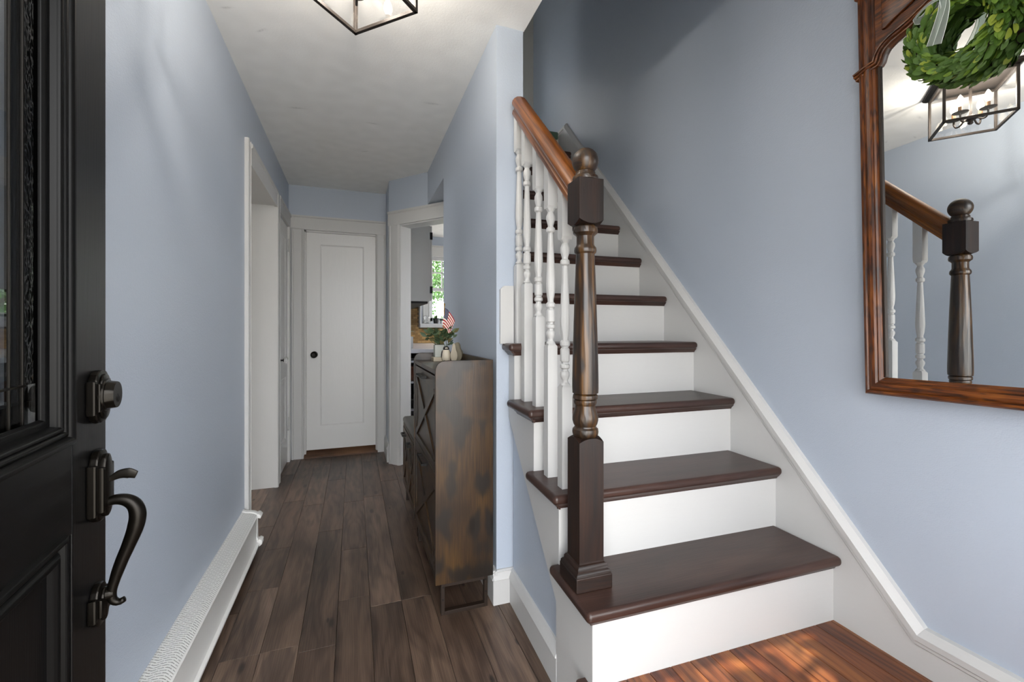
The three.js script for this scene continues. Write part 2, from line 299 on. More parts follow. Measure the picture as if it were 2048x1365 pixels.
// front wall, with the entrance and a window over the landing
structure('wall_front', prism([[-0.7, -0.02], [-0.31, -0.02], [-0.31, 2.11], [0.56, 2.11], [0.56, -0.02], [1.6, -0.02], [1.6, 2.6], [-0.7, 2.6]], [0, 0, 0.005], [1, 0, 0], [0, 1, 0], [0, 0, 0.14], { holes: [[[0.66, 0.6], [1.26, 0.6], [1.26, 1.3], [0.66, 1.3]]] }), M.wall, 'front wall with the entrance opening and a low window');
structure('ceiling', prism([[-0.7, 0.15], [1.62, 0.15], [1.62, -0.98], [0.662, -0.98], [0.655, -3.12], [1.62, -3.12], [1.62, -3.8], [0.6, -3.8], [0.3, -4.3], [-0.7, -4.3]], [0, CY, 0], [1, 0, 0], [0, 0, 1], [0, 0.27, 0], { off: [0.8, 4.4] }), M.ceil, 'off white plaster hall ceiling with small repaired nail marks');
S_structure('platform_landing', [box(0.56, 1.425, -0.02, 0.16, -1.0, 0.0)], M.white, 'white painted base under the entry landing');
{
  const fl = sthing('floor_landing', 'orange brown narrow pine boards of the sunlit landing below the stairs', 'floor', [0, 0, 0], null, 'structure');
  let x = 0.58, i = 0;
  mesh('plank', box(0.522, x - 0.001, 0.158, 0.18, -1.05, 0.0, 0.008, 'z'), M.tread, fl);
  while (x < 1.42) { const w = Math.min(0.068 + rr(-0.006, 0.006), 1.425 - x); mesh('plank', box(x + 0.0008, x + w - 0.0008, 0.16, 0.18, -1.02, 0.0, 0.0012, 'z', [rr(0, 2), rr(0, 3)]), M.pine[(i++ * 3) % 4], fl); x += w; if (1.425 - x < 0.02) break; }
}
// rooms beyond the openings, closed, with their windows
structure('wall_kitchen_left', box(0.28, 0.40, 0, 2.4, -6.0, -3.86), M.wall, 'kitchen wall carrying the grey cabinets');
structure('wall_kitchen_back', prism([[0.28, 0], [3.2, 0], [3.2, 2.4], [0.28, 2.4]], [0, 0, -6.0], [1, 0, 0], [0, 1, 0], [0, 0, 0.13], { holes: [[[0.93, 1.19], [1.85, 1.19], [1.85, 2.1], [0.93, 2.1]]] }), M.wall, 'grey blue kitchen wall with the window');
structure('wall_kitchen_right', prism([[-6.0, 0], [-3.0, 0], [-3.0, 2.4], [-6.0, 2.4]], [3.1, 0, 0], [0, 0, 1], [0, 1, 0], [0.12, 0, 0], { holes: [[[-5.5, 0.5], [-3.8, 0.5], [-3.8, 2.2], [-5.5, 2.2]]] }), M.wall, 'kitchen wall on the far side of the room');
structure('wall_kitchen_front', box(0.99, 3.2, 0, 2.4, -3.16, -3.05), M.wall, 'kitchen wall behind the stairs');
structure('ceiling_kitchen', [prism([[0.28, -6.0], [3.2, -6.0], [3.2, -3.1], [0.9, -3.1], [0.28, -3.85]], [0, 2.34, 0], [1, 0, 0], [0, 0, 1], [0, 0.1, 0])], M.ceil, 'white kitchen ceiling seen through the doorway');
structure('wall_parlor', [box(-4.0, -3.88, 0, 2.5, -5, -3.7), box(-4.0, -3.88, 0, 2.5, -1.9, -0.2), box(-4.0, -3.88, 0, 0.5, -3.7, -1.9), box(-4.0, -3.88, 2.2, 2.5, -3.7, -1.9), box(-4.0, -0.68, 0, 2.5, -5, -4.88), box(-4.0, -0.68, 0, 2.5, -0.3, -0.2), box(-0.7, -0.66, 0, 2.5, -5, -4.2)], M.creamWall, 'cream walls of the side room past the left opening');
structure('ceiling_parlor', box(-4, -0.68, 2.33, 2.5, -5, -0.2), M.ceil, 'ceiling of the side room past the left opening');
// upstairs
structure('wall_upstairs_back', prism([[-0.7, 2.6], [1.65, 2.6], [1.65, 4.95], [-0.7, 4.95]], [0, 0, -3.78], [1, 0, 0], [0, 1, 0], [0, 0, 0.12], { holes: [[[0.86, 2.8], [1.12, 2.8], [1.12, 3.45], [0.86, 3.45]]] }), M.creamWall, 'pale wall at the head of the stairs');
structure('wall_upstairs_left', [box(0.54, 0.655, 2.6, 4.95, -3.05, -0.98)], M.wall, 'upper stairwell wall above the hall ceiling');
structure('wall_upstairs_front', [box(0.54, 1.62, 2.6, 4.95, -0.98, -0.86), box(-0.7, 0.56, 2.6, 4.95, -3.05, -2.95)], M.wall, 'upper stairwell wall above the landing');
structure('wall_upstairs_window', prism([[-3.75, 2.6], [-3.0, 2.6], [-3.0, 4.95], [-3.75, 4.95]], [-0.6, 0, 0], [0, 0, 1], [0, 1, 0], [0.12, 0, 0], { holes: [[[-3.62, 2.9], [-3.2, 2.9], [-3.2, 3.5], [-3.62, 3.5]]] }), M.wall, 'wall with a small window closing the upstairs passage');
structure('ceiling_upstairs', box(-0.7, 1.65, 4.9, 5.0, -3.8, -0.8), M.ceil, 'ceiling above the stairwell');
structure('ground', box(-30, 30, -0.3, -0.2, -40, 30), M.paving, 'pale paved ground outside the house', 'ground');

// ---------------------------------------------------------------- trim
// a casing board with a moulded outer edge; profile (across, thickness)
const CAS = (w, t = 0.02) => [[0, 0], [0, t * 0.8], [0.006, t], [w * 0.16, t], [w * 0.2, t * 0.8], [w * 0.8, t * 0.8], [w * 0.84, t * 0.95], [w * 0.96, t * 0.7], [w, t * 0.5], [w, 0]];
function casing(name, label, legs, head) { const o = thing(name, label, 'door trim', [0, 0, 0], 0, null, 'structure'); for (const g of legs) mesh('side_casing', g, M.white, o); for (const [n, g] of head) mesh(n, g, M.white, o); return o; }
const capProfile = (h, t) => [[0, 0], [t, 0], [t, h * 0.76], [t * 1.35, h * 0.8], [t * 1.35, h * 0.96], [t, h], [0, h]];
casing('trim_1', 'white casing of the wide opening in the left wall', [
  prism(CAS(0.07), [LX, 0, -2.545], [0, 0, -1], [1, 0, 0], [0, 2.074, 0]),
], [
  ['head_casing', prism(capProfile(0.115, 0.018), [LX, 1.957, -2.615], [1, 0, 0], [0, 1, 0], [0, 0, -0.825])],
  ['jamb', [box(-0.68, -0.52, 0, 1.98, -3.462, -3.445), box(-0.68, -0.52, 0, 1.98, -2.625, -2.608), box(-0.68, -0.52, 1.965, 1.985, -3.445, -2.62)]],
]);
casing('trim_2', 'white casing of the closet door in the left wall', [
  prism(CAS(0.12, 0.024), [LX, 0, -3.44], [0, 0, -1], [1, 0, 0], [0, 2.065, 0]),
  prism(CAS(0.05), [LX, 0, -4.065], [0, 0, -1], [1, 0, 0], [0, 1.96, 0]),
], [['head_casing', prism(capProfile(0.115, 0.018), [LX, 1.957, -3.555], [1, 0, 0], [0, 1, 0], [0, 0, -0.57])]]);
casing('trim_3', 'white casing of the closed door at the hall end', [
  prism(CAS(0.1), [-0.500, 0, -4.14], [1, 0, 0], [0, 0, 1], [0, 1.96, 0]),
  prism(CAS(0.09), [0.272, 0, -4.14], [-1, 0, 0], [0, 0, 1], [0, 1.96, 0]),
], [['head_casing', prism([[0, 0], [0, 0.118], [0.026, 0.118], [0.026, 0.106], [0.02, 0.098], [0.02, 0]], [-0.503, 1.955, -4.14], [0, 0, 1], [0, 1, 0], [0.774, 0, 0])],
  ['jamb', [box(-0.402, -0.386, 0, 1.955, -4.24, -4.14), box(0.184, 0.2, 0, 1.955, -4.24, -4.14), box(-0.402, 0.2, 1.94, 1.956, -4.24, -4.14)]]]);
casing('trim_4', 'white casing of the angled kitchen doorway', [
  prism(CAS(0.118), [DA[0] + DE[0] * 0.002, 0, DA[1] + DE[1] * 0.002], [DE[0], 0, DE[1]], [-DB[0], 0, -DB[1]], [0, 1.96, 0]),
  prism(CAS(0.1), [DA[0] + DE[0] * 0.96, 0, DA[1] + DE[1] * 0.96], [-DE[0], 0, -DE[1]], [-DB[0], 0, -DB[1]], [0, 1.96, 0]),
], [['head_casing', prism([[0, 0], [0, 0.113], [0.028, 0.113], [0.028, 0.1], [0.02, 0.09], [0.02, 0]], [DA[0] - DE[0] * 0.004, 1.953, DA[1] - DE[1] * 0.004], [-DB[0], 0, -DB[1]], [0, 1, 0], [DE[0] * 0.97, 0, DE[1] * 0.97])],
  ['jamb', [dBox(0.108, 0.122, 0, 1.955, -0.004, 0.116), dBox(0.855, 0.869, 0, 1.955, -0.004, 0.116), dBox(0.108, 0.869, 1.943, 1.957, -0.004, 0.116)]]]);
const BASE = (h, t = 0.016) => [[0, 0], [t, 0], [t, h * 0.72], [t * 1.25, h * 0.75], [t * 1.1, h * 0.8], [t * 0.5, h * 0.93], [t * 0.7, h * 0.96], [t * 0.4, h], [0, h]];
structure('baseboard_return', prism(BASE(0.15), [0.272, 0, -4.12], [-1, 0, 0], [0, 1, 0], [0, 0, 0.34]), M.white, 'short white baseboard beside the far door');
{
  const p = BASE(0.134, 0.018);
  structure('baseboard_wall_end', [prism(p, [0.523, 0, -1.69], [0, 0, 1], [0, 1, 0], [0.14, 0, 0]), prism(p, [0.54, 0, -1.675], [-1, 0, 0], [0, 1, 0], [0, 0, -1.1])], M.white, 'tall white baseboard block at the wall end beside the cabinet', 'baseboard');
  S_structure('baseboard_stair', prism(p, [0.566, 0, -1.69], [-1, 0, 0], [0, 1, 0], [0, 0, 0.46]), M.white, 'white baseboard along the wall under the stairs');
}

// ---------------------------------------------------------------- stairs
const TY = [0.393, 0.611, 0.827, 1.046, 1.265, 1.485, 1.706, 1.93, 2.158, 2.385];
const NZ = [-0.973, -1.18, -1.389, -1.6, -1.81, -2.018, -2.23, -2.445, -2.66, -2.874, -3.079];
{
  const st = sthing('staircase', 'straight staircase of dark brown treads and white risers', 'staircase', [0.98, 0.18, -1.0]);
  const rz = NZ.map((z) => z - 0.031);
  for (let i = 0; i < 10; i++) {
    const y = TY[i], x0 = i < 4 ? 0.52 : 0.66, xr = 1.405;
    const t = mesh('tread', box(x0, xr, y - 0.03, y, rz[i + 1] - 0.015, NZ[i], 0.0135, 'x', [rr(0, 3), rr(0, 3)]), M.tread, st);
    const cove = [[0, 0], [0.004, 0], [0.007, 0.006], [0.014, 0.012], [0.018, 0.018], [0, 0.018]];
    const parts = [prism(cove, [i < 4 ? 0.542 : 0.66, y - 0.047, rz[i]], [0, 0, 1], [0, 1, 0], [xr - (i < 4 ? 0.542 : 0.66), 0, 0], { grain: 'x' })];
    if (i < 4 && i > 0) parts.push(prism(cove, [0.549, y - 0.047, rz[i] + 0.012], [-1, 0, 0], [0, 1, 0], [0, 0, rz[i + 1] - rz[i] + 0.03], { grain: 'z' }));
    mesh('cove_moulding', parts, M.tread, t);
  }
  for (let i = 0; i < 11; i++) {
    const y0 = i ? TY[i - 1] - 0.02 : 0.0, y1 = i < 10 ? TY[i] - 0.028 : 2.575;
    mesh('riser', box(i < 4 ? 0.5495 : 0.66, 1.406, y0, y1, rz[i] - 0.02, rz[i], 0, 'x'), M.white, st);
  }
  const saw = [[rz[0] - 0.001, -0.02], [rz[0] - 0.001, TY[0] - 0.029]];
  for (let i = 1; i < 4; i++) saw.push([rz[i] - 0.001, TY[i - 1] - 0.029], [rz[i] - 0.001, TY[i] - 0.029]);
  saw.push([-1.7, TY[3] - 0.029], [-1.7, 0.745], [-1.232, 0.272], [-1.232, -0.02]);
  mesh('stringer', prism(saw, [0.549, 0, 0], [0, 0, 1], [0, 1, 0], [0.02, 0, 0], { grain: 'z' }), M.white, st);
  mesh('skirt_board', prism([[0.0, 0.16], [0.0, 0.29], [-0.775, 0.29], [-2.99, 2.6], [-3.66, 2.62], [-3.66, 2.4], [-3.1, 2.3], [-1.15, 0.16]], [1.405, 0, 0], [0, 0, 1], [0, 1, 0], [0.021, 0, 0], { grain: 'z' }), M.white, st);
  const cap = [[0, 0], [0.004, 0.004], [0.004, 0.012], [0.009, 0.016], [0.010, 0.032], [0.004, 0.038], [-0.006, 0.05], [-0.021, 0.052], [-0.021, 0]];
  const sl = V3(0, 2.333, -2.221).normalize(), up = V3(0, sl.z * -1, sl.y), L = Math.hypot(2.36, 2.247);
  mesh('skirt_cap', [prism(cap, [1.405, 0.303 - 0.051 * up.y - sl.y * 0.018, -0.769 - 0.051 * up.z - sl.z * 0.018], [-1, 0, 0], [0, up.y, up.z], [0, sl.y * L * 0.993, sl.z * L * 0.993], { grain: 'z' }),
    prism(cap, [1.405, 0.251, -0.785], [-1, 0, 0], [0, 1, 0], [0, 0, 0.785], { grain: 'z' }),
    prism(cap, [1.405, 2.588, -2.985], [-1, 0, 0], [0, 1, 0], [0, 0, -0.675], { grain: 'z' })], M.white, st);
  mesh('landing_carpet', [box(0.66, 1.385, 2.592, 2.606, -3.66, -3.07, 0.006), box(0.66, 1.385, 2.55, 2.602, -3.085, -3.068, 0.006)], M.carpet, st).userData.label = 'green carpet edge on the top step';
  mesh('wall_plinth', prism([[0.509, 1.044], [0.565, 1.044], [0.565, 1.277], [0.526, 1.277], [0.509, 1.262]], [0, 0, -1.706], [1, 0, 0], [0, 1, 0], [0, 0, 0.02]), M.white, st);
}
// newel post
{
  const X = 0.5855, Z = -1.1125, b = TY[0], n = sthing('newel_post', 'dark turned oak newel post with ball finial on the bottom step', 'newel post', [X, b, Z]);
  const sq = (h, y0, y1, r, g = 'y') => box(X - h, X + h, y0, y1, Z - h, Z + h, r, g, [rr(0, 1), 0]);
  mesh('plinth', sq(0.0545, b, b + 0.04, 0.003, 'x'), M.newel, n);
  const fr = (u, v, h) => [X + u, b + h, Z - v];
  mesh('base_moulding', rectRing(-0.052, 0.052, -0.052, 0.052, [[0, 0.038], [0, 0.045], [0.003, 0.049], [0.007, 0.052], [0.0075, 0.06], [0.011, 0.065], [0.0145, 0.067], [0.0152, 0.074], [0.03, 0.074]], fr, 'x'), M.newel, n);
  // blocks whose faces end in arcs
  const blockGeo = (y0, y1, up, down) => {
    const h = 0.037, pts = [];
    const arc = (yc, s) => { for (let i = 0; i <= 8; i++) { const t = -1 + i / 4; pts.push([s * -t * h, yc + s * 0.02 * (1 - t * t)]); } };
    if (up) arc(y1 - 0.02, 1); else pts.push([h, y1], [-h, y1]);
    if (down) arc(y0 + 0.02, -1); else pts.push([-h, y0], [h, y0]);
    return pts;
  };
  const block = (y0, y1, up, down) => {
    // four arched faces, a pyramid-like turned shoulder between them
    const h = 0.037, N = 8, g = [], quad = (a, q, c, d) => g.push(...a, ...q, ...c, ...a, ...c, ...d), tri = (a, q, c) => g.push(...a, ...q, ...c);
    const top = (t) => (up ? y1 - 0.016 + 0.011 * (1 - t * t) : y1), bot = (t) => (down ? y0 + 0.016 - 0.011 * (1 - t * t) : y0);
    for (let f = 0; f < 4; f++) {
      const c = Math.cos(f * Math.PI / 2), s = Math.sin(f * Math.PI / 2), P = (a, y, d) => [X + c * a + s * d, y, Z - s * a + c * d];
      for (let i = 0; i < N; i++) {
        const t0 = -1 + 2 * i / N, t1 = -1 + 2 * (i + 1) / N;
        quad(P(t0 * h, bot(t0), h), P(t1 * h, bot(t1), h), P(t1 * h, top(t1), h), P(t0 * h, top(t0), h));
        tri(P(t0 * h, top(t0), h), P(t1 * h, top(t1), h), [X, up ? y1 : y1, Z]);
        tri(P(t1 * h, bot(t1), h), P(t0 * h, bot(t0), h), [X, y0, Z]);
      }
    }
    const geo = new THREE.BufferGeometry().setAttribute('position', new THREE.Float32BufferAttribute(g, 3)); geo.computeVertexNormals();
    return uvm(toCreasedNormals(geo, 0.3), 'y', [0.3, 0.1]);
  };
  mesh('lower_block', block(b + 0.06, 0.806, true, false), M.newel, n);
  mesh('shaft', lathe([[0.022, 0.79], [0.03, 0.800], [0.0355, 0.806], [0.0368, 0.814], [0.0355, 0.822], [0.0305, 0.827], [0.0300, 0.830], [0.0335, 0.836], [0.0362, 0.846], [0.036, 0.856], [0.0325, 0.868], [0.0288, 0.880], [0.0282, 0.888], [0.0315, 0.893], [0.0325, 0.898], [0.0315, 0.903], [0.0295, 0.9045], [0.0342, 0.907], [0.035, 0.912], [0.0342, 0.917], [0.0305, 0.920], [0.0362, 0.923], [0.0368, 0.935], [0.0368, 0.96], [0.036, 1.0], [0.034, 1.08], [0.031, 1.18], [0.028, 1.26], [0.0262, 1.305], [0.0258, 1.312], [0.0305, 1.317], [0.0315, 1.323], [0.0305, 1.33], [0.0265, 1.335], [0.0245, 1.34], [0.0245, 1.362], [0.028, 1.366], [0.034, 1.371], [0.035, 1.379], [0.033, 1.387], [0.025, 1.394], [0.02, 1.4]], X, 0, Z, 40), M.newelGold, n);
  mesh('upper_block', block(1.388, 1.517, false, true), M.newel, n);
  mesh('collar', lathe([[0.02, 1.515], [0.035, 1.519], [0.0365, 1.524], [0.035, 1.53], [0.029, 1.534], [0.0275, 1.538], [0.0275, 1.542], [0.022, 1.547], [0.02, 1.552]], X, 0, Z, 40), M.newelGold, n);
  const ball = new THREE.SphereGeometry(0.0372, 40, 28); ball.rotateX(Math.PI / 2); ball.translate(X, 1.574, Z);
  mesh('ball_finial', uvm(plain(ball), 'z', [0.05, 0.2]), M.newelGold, n);
}
// balusters: the turned middle is the same, the square ends take up the slope
{
  const at = [[-1.2465, TY[1], 0.928, 'nearest the newel post, front of the second step'], [-1.3585, TY[1], 1.053, 'second from the newel post, back of the second step'], [-1.4675, TY[2], 1.15, 'third from the newel post, front of the third step'], [-1.5865, TY[2], 1.28, 'fourth from the newel post, back of the third step'], [-1.6775, TY[3], 1.366, 'last of the row, against the wall end on the fourth step']];
  const T = [[0.0165, 0], [0.0130, 0.005], [0.0095, 0.009], [0.0085, 0.016], [0.0125, 0.026], [0.0137, 0.033], [0.0125, 0.040], [0.0088, 0.045], [0.0088, 0.05], [0.0132, 0.054], [0.0138, 0.059], [0.0132, 0.064], [0.0098, 0.067], [0.0098, 0.071], [0.0128, 0.075], [0.0132, 0.095], [0.0128, 0.112], [0.0095, 0.116], [0.0095, 0.119], [0.0138, 0.124], [0.0143, 0.129], [0.0138, 0.134], [0.0092, 0.140], [0.0092, 0.148], [0.0115, 0.160], [0.0136, 0.185], [0.0138, 0.20], [0.0126, 0.24], [0.0108, 0.29], [0.0088, 0.345], [0.0078, 0.366], [0.0080, 0.370], [0.0128, 0.375], [0.0132, 0.381], [0.0126, 0.387], [0.0085, 0.391], [0.0085, 0.397], [0.0105, 0.404], [0.0132, 0.416], [0.0128, 0.427], [0.0092, 0.436], [0.0085, 0.440], [0.0115, 0.446], [0.0165, 0.452]].map(([r, y]) => [r > 0.016 ? r : Math.min(0.016, r * 1.13), y]);
  const X = 0.5855, h = 0.0172;
  const railY = (z) => 1.448 + (-1.15 - z) * 0.962;
  at.forEach(([z, y0, yt, where]) => {
    const b = sthing('baluster', 'white turned wooden baluster ' + where, 'baluster', [X, y0, z], 'white balusters under the handrail');
    const chamfer = (ya, yb, up) => { const r = (u, v, hh) => [X + u, hh, z - v]; return rectRing(-h, h, -h, h, up ? [[0, ya], [0, yb - 0.008], [0.0055, yb], [0.016, yb]] : [[0.016, ya], [0.0055, ya], [0, ya + 0.008], [0, yb]], r); };
    mesh('lower_block', chamfer(y0, yt, true), M.white, b);
    mesh('turned_shaft', lathe(T, X, yt, z, 24), M.white, b);
    const ytop = yt + 0.452, c = railY(z);
    mesh('upper_block', prism([[z + h, ytop + 0.008], [z + h, c - h * 0.962], [z - h, c + h * 0.962], [z - h, ytop + 0.008], [z - h + 0.005, ytop], [z + h - 0.005, ytop]], [X - h, 0, 0], [0, 0, 1], [0, 1, 0], [2 * h, 0, 0]), M.white, b);
  });
  const hr = sthing('handrail', 'orange brown varnished wooden handrail sloping from newel post to wall', 'handrail', [X, railY(-1.15), -1.15]);
  const s = V3(0, 0.962, -1).normalize(), u = V3(0, 1, 0.962).normalize(), L = 0.548 / Math.abs(s.z);
  const half = [[0.019, 0], [0.0215, 0.004], [0.0215, 0.016], [0.018, 0.02], [0.0175, 0.027], [0.023, 0.031], [0.029, 0.036], [0.0315, 0.044], [0.0305, 0.053], [0.025, 0.063], [0.015, 0.07], [0, 0.0725]];
  const prof = [...half, ...half.slice(0, -1).reverse().map(([a, b]) => [-a, b])];
  const rg = prism(prof, [0, 0, 0], [1, 0, 0], [0, 1, 0], [0, 0, -L], { grain: 'z', crease: 0.7 }); rg.rotateX(Math.atan(0.962)); rg.translate(X - 0.003, railY(-1.15), -1.15);
  mesh('rail', rg, M.rail, hr);
}

// ---------------------------------------------------------------- doors
const hingeGeo = (x, y, z, ax) => { const g = []; for (let i = 0; i < 5; i++) { const c = new THREE.CylinderGeometry(0.0062, 0.0062, 0.0165, 10); c.translate(x, y - 0.036 + i * 0.018, z); g.push(plain(c)); } g.push(plain(new THREE.SphereGeometry(0.006, 8, 6).translate(x, y + 0.05, z)), plain(new THREE.SphereGeometry(0.006, 8, 6).translate(x, y - 0.05, z))); g.push(ax === 'z' ? box(x - 0.004, x + 0.001, y - 0.045, y + 0.045, z - 0.02, z + 0.02) : box(x - 0.02, x + 0.02, y - 0.045, y + 0.045, z - 0.004, z + 0.001)); return g; };
{ // far door
  const d = thing('door_3', 'closed white one panel door with dark knob at the hall end', 'door', [-0.1, 0.06, -4.16], 0, null, 'structure');
  const zf = -4.155, at = (u, v, h) => [u, v, zf + h];
  mesh('frame_rails', [prism([[-0.385, 0.062], [0.183, 0.062], [0.183, 1.939], [-0.385, 1.939]], [0, 0, zf - 0.035], [1, 0, 0], [0, 1, 0], [0, 0, 0.035], { holes: [[[-0.276, 0.265], [0.085, 0.265], [0.085, 1.841], [-0.276, 1.841]]] })], M.whiteDoor, d);
  mesh('panel', rectRing(-0.277, 0.086, 0.264, 1.842, [[0, 0], [0.003, -0.001], [0.008, -0.008], [0.011, -0.008], [0.013, -0.011]], at, 'y', true), M.whiteDoor, d);
  const kn = mesh('rosette', [lathe([[0.0, 0], [0.027, 0], [0.028, 0.003], [0.024, 0.006], [0.016, 0.007], [0.011, 0.01], [0.009, 0.03]], 0, 0, 0, 28).rotateX(Math.PI / 2).translate(-0.322, 0.886, zf)], M.bronze, d);
  mesh('knob', lathe([[0.009, 0.02], [0.014, 0.028], [0.026, 0.034], [0.0285, 0.042], [0.027, 0.05], [0.022, 0.054], [0.019, 0.053], [0.015, 0.056], [0.008, 0.055], [0.006, 0.057], [0, 0.058]], 0, 0, 0, 28).rotateX(Math.PI / 2).translate(-0.322, 0.886, zf), M.bronze, kn);
}
structure('trim_5', prism([[0, 0], [0.1, 0], [0.1, 0.012], [0.085, 0.028], [0.035, 0.052], [0.022, 0.064], [0, 0.064]], [-0.402, 0.0, -4.215], [0, 0, 1], [0, 1, 0], [0.602, 0, 0], { grain: 'x' }), M.threshold, 'worn brown wood threshold under the far door', 'threshold');
{ // closet door in the left wall
  const d = thing('door_2', 'white panelled closet door with glass knob in the left wall', 'door', [LX, 0.01, -4.05], 0, null, 'structure');
  const xf = LX + 0.001, at = (u, v, h) => [xf + h, v, -u];
  mesh('frame_rails', prism([[3.565, 0.012], [4.052, 0.012], [4.052, 1.95], [3.565, 1.95]], [xf - 0.035, 0, 0], [0, 0, -1], [0, 1, 0], [0.035, 0, 0], { holes: [[[3.665, 0.22], [3.955, 0.22], [3.955, 0.72], [3.665, 0.72]], [[3.665, 0.86], [3.955, 0.86], [3.955, 1.83], [3.665, 1.83]]] }), M.whiteDoor, d);
  for (const [a, b] of [[0.22, 0.72], [0.86, 1.83]]) mesh('panel', rectRing(3.664, 3.956, a - 0.001, b + 0.001, [[0, 0], [0.012, -0.008], [0.016, -0.01], [0.05, -0.003]], at, 'y', true), M.whiteDoor, d);
  mesh('hinge', hingeGeo(LX + 0.008, 1.80, -4.057, 'z'), M.white, d); mesh('hinge', hingeGeo(LX + 0.008, 0.32, -4.057, 'z'), M.white, d);
  const kp = mesh('key_plate', [prism([[3.59, 0.79], [3.63, 0.79], [3.63, 0.93], [3.59, 0.93]], [xf, 0, 0], [0, 0, -1], [0, 1, 0], [0.004, 0, 0]), lathe([[0.016, 0], [0.012, 0.008], [0.006, 0.016], [0.006, 0.026], [0.012, 0.032], [0.012, 0.036], [0, 0.036]], 0, 0, 0, 20).rotateZ(-Math.PI / 2).translate(xf, 0.875, -3.61)], M.bronze, d);
  mesh('knob', lathe([[0.01, 0.034], [0.022, 0.04], [0.026, 0.05], [0.022, 0.062], [0.012, 0.066], [0, 0.067]], 0, 0, 0, 8).rotateZ(-Math.PI / 2).translate(xf, 0.875, -3.61), phy({ color: 0xffffff, roughness: 0.05, transmission: 0.9, thickness: 0.03, ior: 1.5 }), kp).userData.label = 'clear glass knob';
}
{ // front door, standing open along the left wall; local z runs from the hinge to the free edge (-0.91)
  const A = 6.65 * Math.PI / 180, W = 0.91, hp = [-0.393 + W * Math.sin(A), 0.01, -0.928 + W * Math.cos(A)];
  const d = thing('door_1', 'black front door standing open with leaded glass and bronze handle', 'door', hp, A, null, 'structure'); local(d);
  const y = (v) => v - 0.01, zs = (s) => -(W - s), at = (s, v, h) => [h, y(v), zs(s)];
  const R = (s0, s1, v0, v1, x0 = -0.045, x1 = 0, r = 0.002, g = 'y') => box(x0, x1, y(v0), y(v1), zs(s0), zs(s1), r, g);
  mesh('stile', R(0, 0.125, 0.01, 2.06), M.black, d); mesh('stile', R(W - 0.125, W, 0.01, 2.06), M.black, d);
  for (const [a, b] of [[1.94, 2.06], [0.808, 0.95], [0.01, 0.2]]) mesh('rail', R(0.125, W - 0.125, a, b, -0.045, -0.0006, 0.001, 'z'), M.black, d);
  const arc = (c, h, r, a0, a1, n = 7) => Array.from({ length: n + 1 }, (_, i) => { const a = (a0 + (a1 - a0) * i / n) * Math.PI / 180; return [c - r * Math.cos(a), h + r * Math.sin(a)]; });
  mesh('glass_moulding', rectRing(0.146, W - 0.146, 0.943, 1.955, [[-0.003, 0], ...arc(0.0035, 0.006, 0.0065, 0, 165), ...arc(0.0145, 0.004, 0.004, 20, 160), ...arc(0.0225, 0.0015, 0.0045, 20, 200), [0.028, -0.003], [0.0285, -0.006], ...arc(0.034, -0.012, 0.006, 80, 190)], at), M.blackTrim, d);
  mesh('glass_moulding', rectRing(0.125, W - 0.125, 0.95, 1.94, [[0.058, -0.02], [0.058, -0.034], [0.04, -0.05], [0.0, -0.0445]], at), M.blackTrim, d);
  mesh('border_pane', [R(0.18, 0.206, 1.03, 1.87, -0.0215, -0.0195, 0), R(W - 0.206, W - 0.18, 1.03, 1.87, -0.0215, -0.0195, 0)], M.ripple, d).userData.label = 'rippled border glass';
  mesh('glass_pane', [R(0.206, W - 0.206, 1.03, 1.87, -0.0215, -0.0195, 0), R(0.175, W - 0.175, 0.975, 1.03, -0.0215, -0.0195, 0), R(0.175, W - 0.175, 1.87, 1.92, -0.0215, -0.0195, 0)], M.doorGlass, d);
  for (const s of [0.206, 0.235, 0.262, W - 0.262, W - 0.235, W - 0.206]) mesh('lead_came', R(s - 0.0016, s + 0.0016, 0.98, 1.92, -0.023, -0.018, 0.0008), M.bronze, d);
  mesh('lead_came', R(0.235, 0.262, 1.579, 1.583, -0.0232, -0.0178, 0.0008), M.bronze, d); mesh('lead_came', R(0.2, W - 0.2, 1.028, 1.031, -0.0232, -0.0178, 0.0008), M.bronze, d);
  mesh('panel_moulding', rectRing(0.152, W - 0.152, 0.19, 0.813, [[-0.004, -0.001], ...arc(0.002, 0.001, 0.0055, 15, 170), [0.0095, -0.004], [0.0125, -0.004], ...arc(0.021, -0.004, 0.008, 20, 165), [0.032, -0.0058]], at), M.blackTrim, d);
    mesh('panel', [R(0.165, W - 0.165, 0.21, 0.79, -0.034, -0.0055, 0)], M.black, d);
  // hardware
  const plate = (v0, v1, w, arcT, arcB) => { const s = new THREE.Shape(), a = w / 2, sh = 0.008; s.moveTo(-a, v0 + arcB); s.lineTo(-a + sh, v0 + arcB); s.quadraticCurveTo(-a + sh + 0.004, v0, 0, v0); s.quadraticCurveTo(a - sh - 0.004, v0, a - sh, v0 + arcB); s.lineTo(a, v0 + arcB); s.lineTo(a, v1 - arcT); s.lineTo(a - sh, v1 - arcT); s.quadraticCurveTo(a - sh - 0.004, v1, 0, v1); s.quadraticCurveTo(-a + sh + 0.004, v1, -a + sh, v1 - arcT); s.lineTo(-a, v1 - arcT); return s; };
  const P = (v0, v1, w, t, aT, aB, x = 0) => prism(plate(y(v0), y(v1), w, aT, aB), [x, 0, zs(0.05)], [0, 0, 1], [0, 1, 0], [t, 0, 0], { bevel: 0.003 });
  const db = mesh('deadbolt_plate', [P(0.952, 1.036, 0.066, 0.012, 0.016, 0.016), P(0.958, 1.03, 0.052, 0.005, 0.014, 0.014, 0.011)], M.bronze, d);
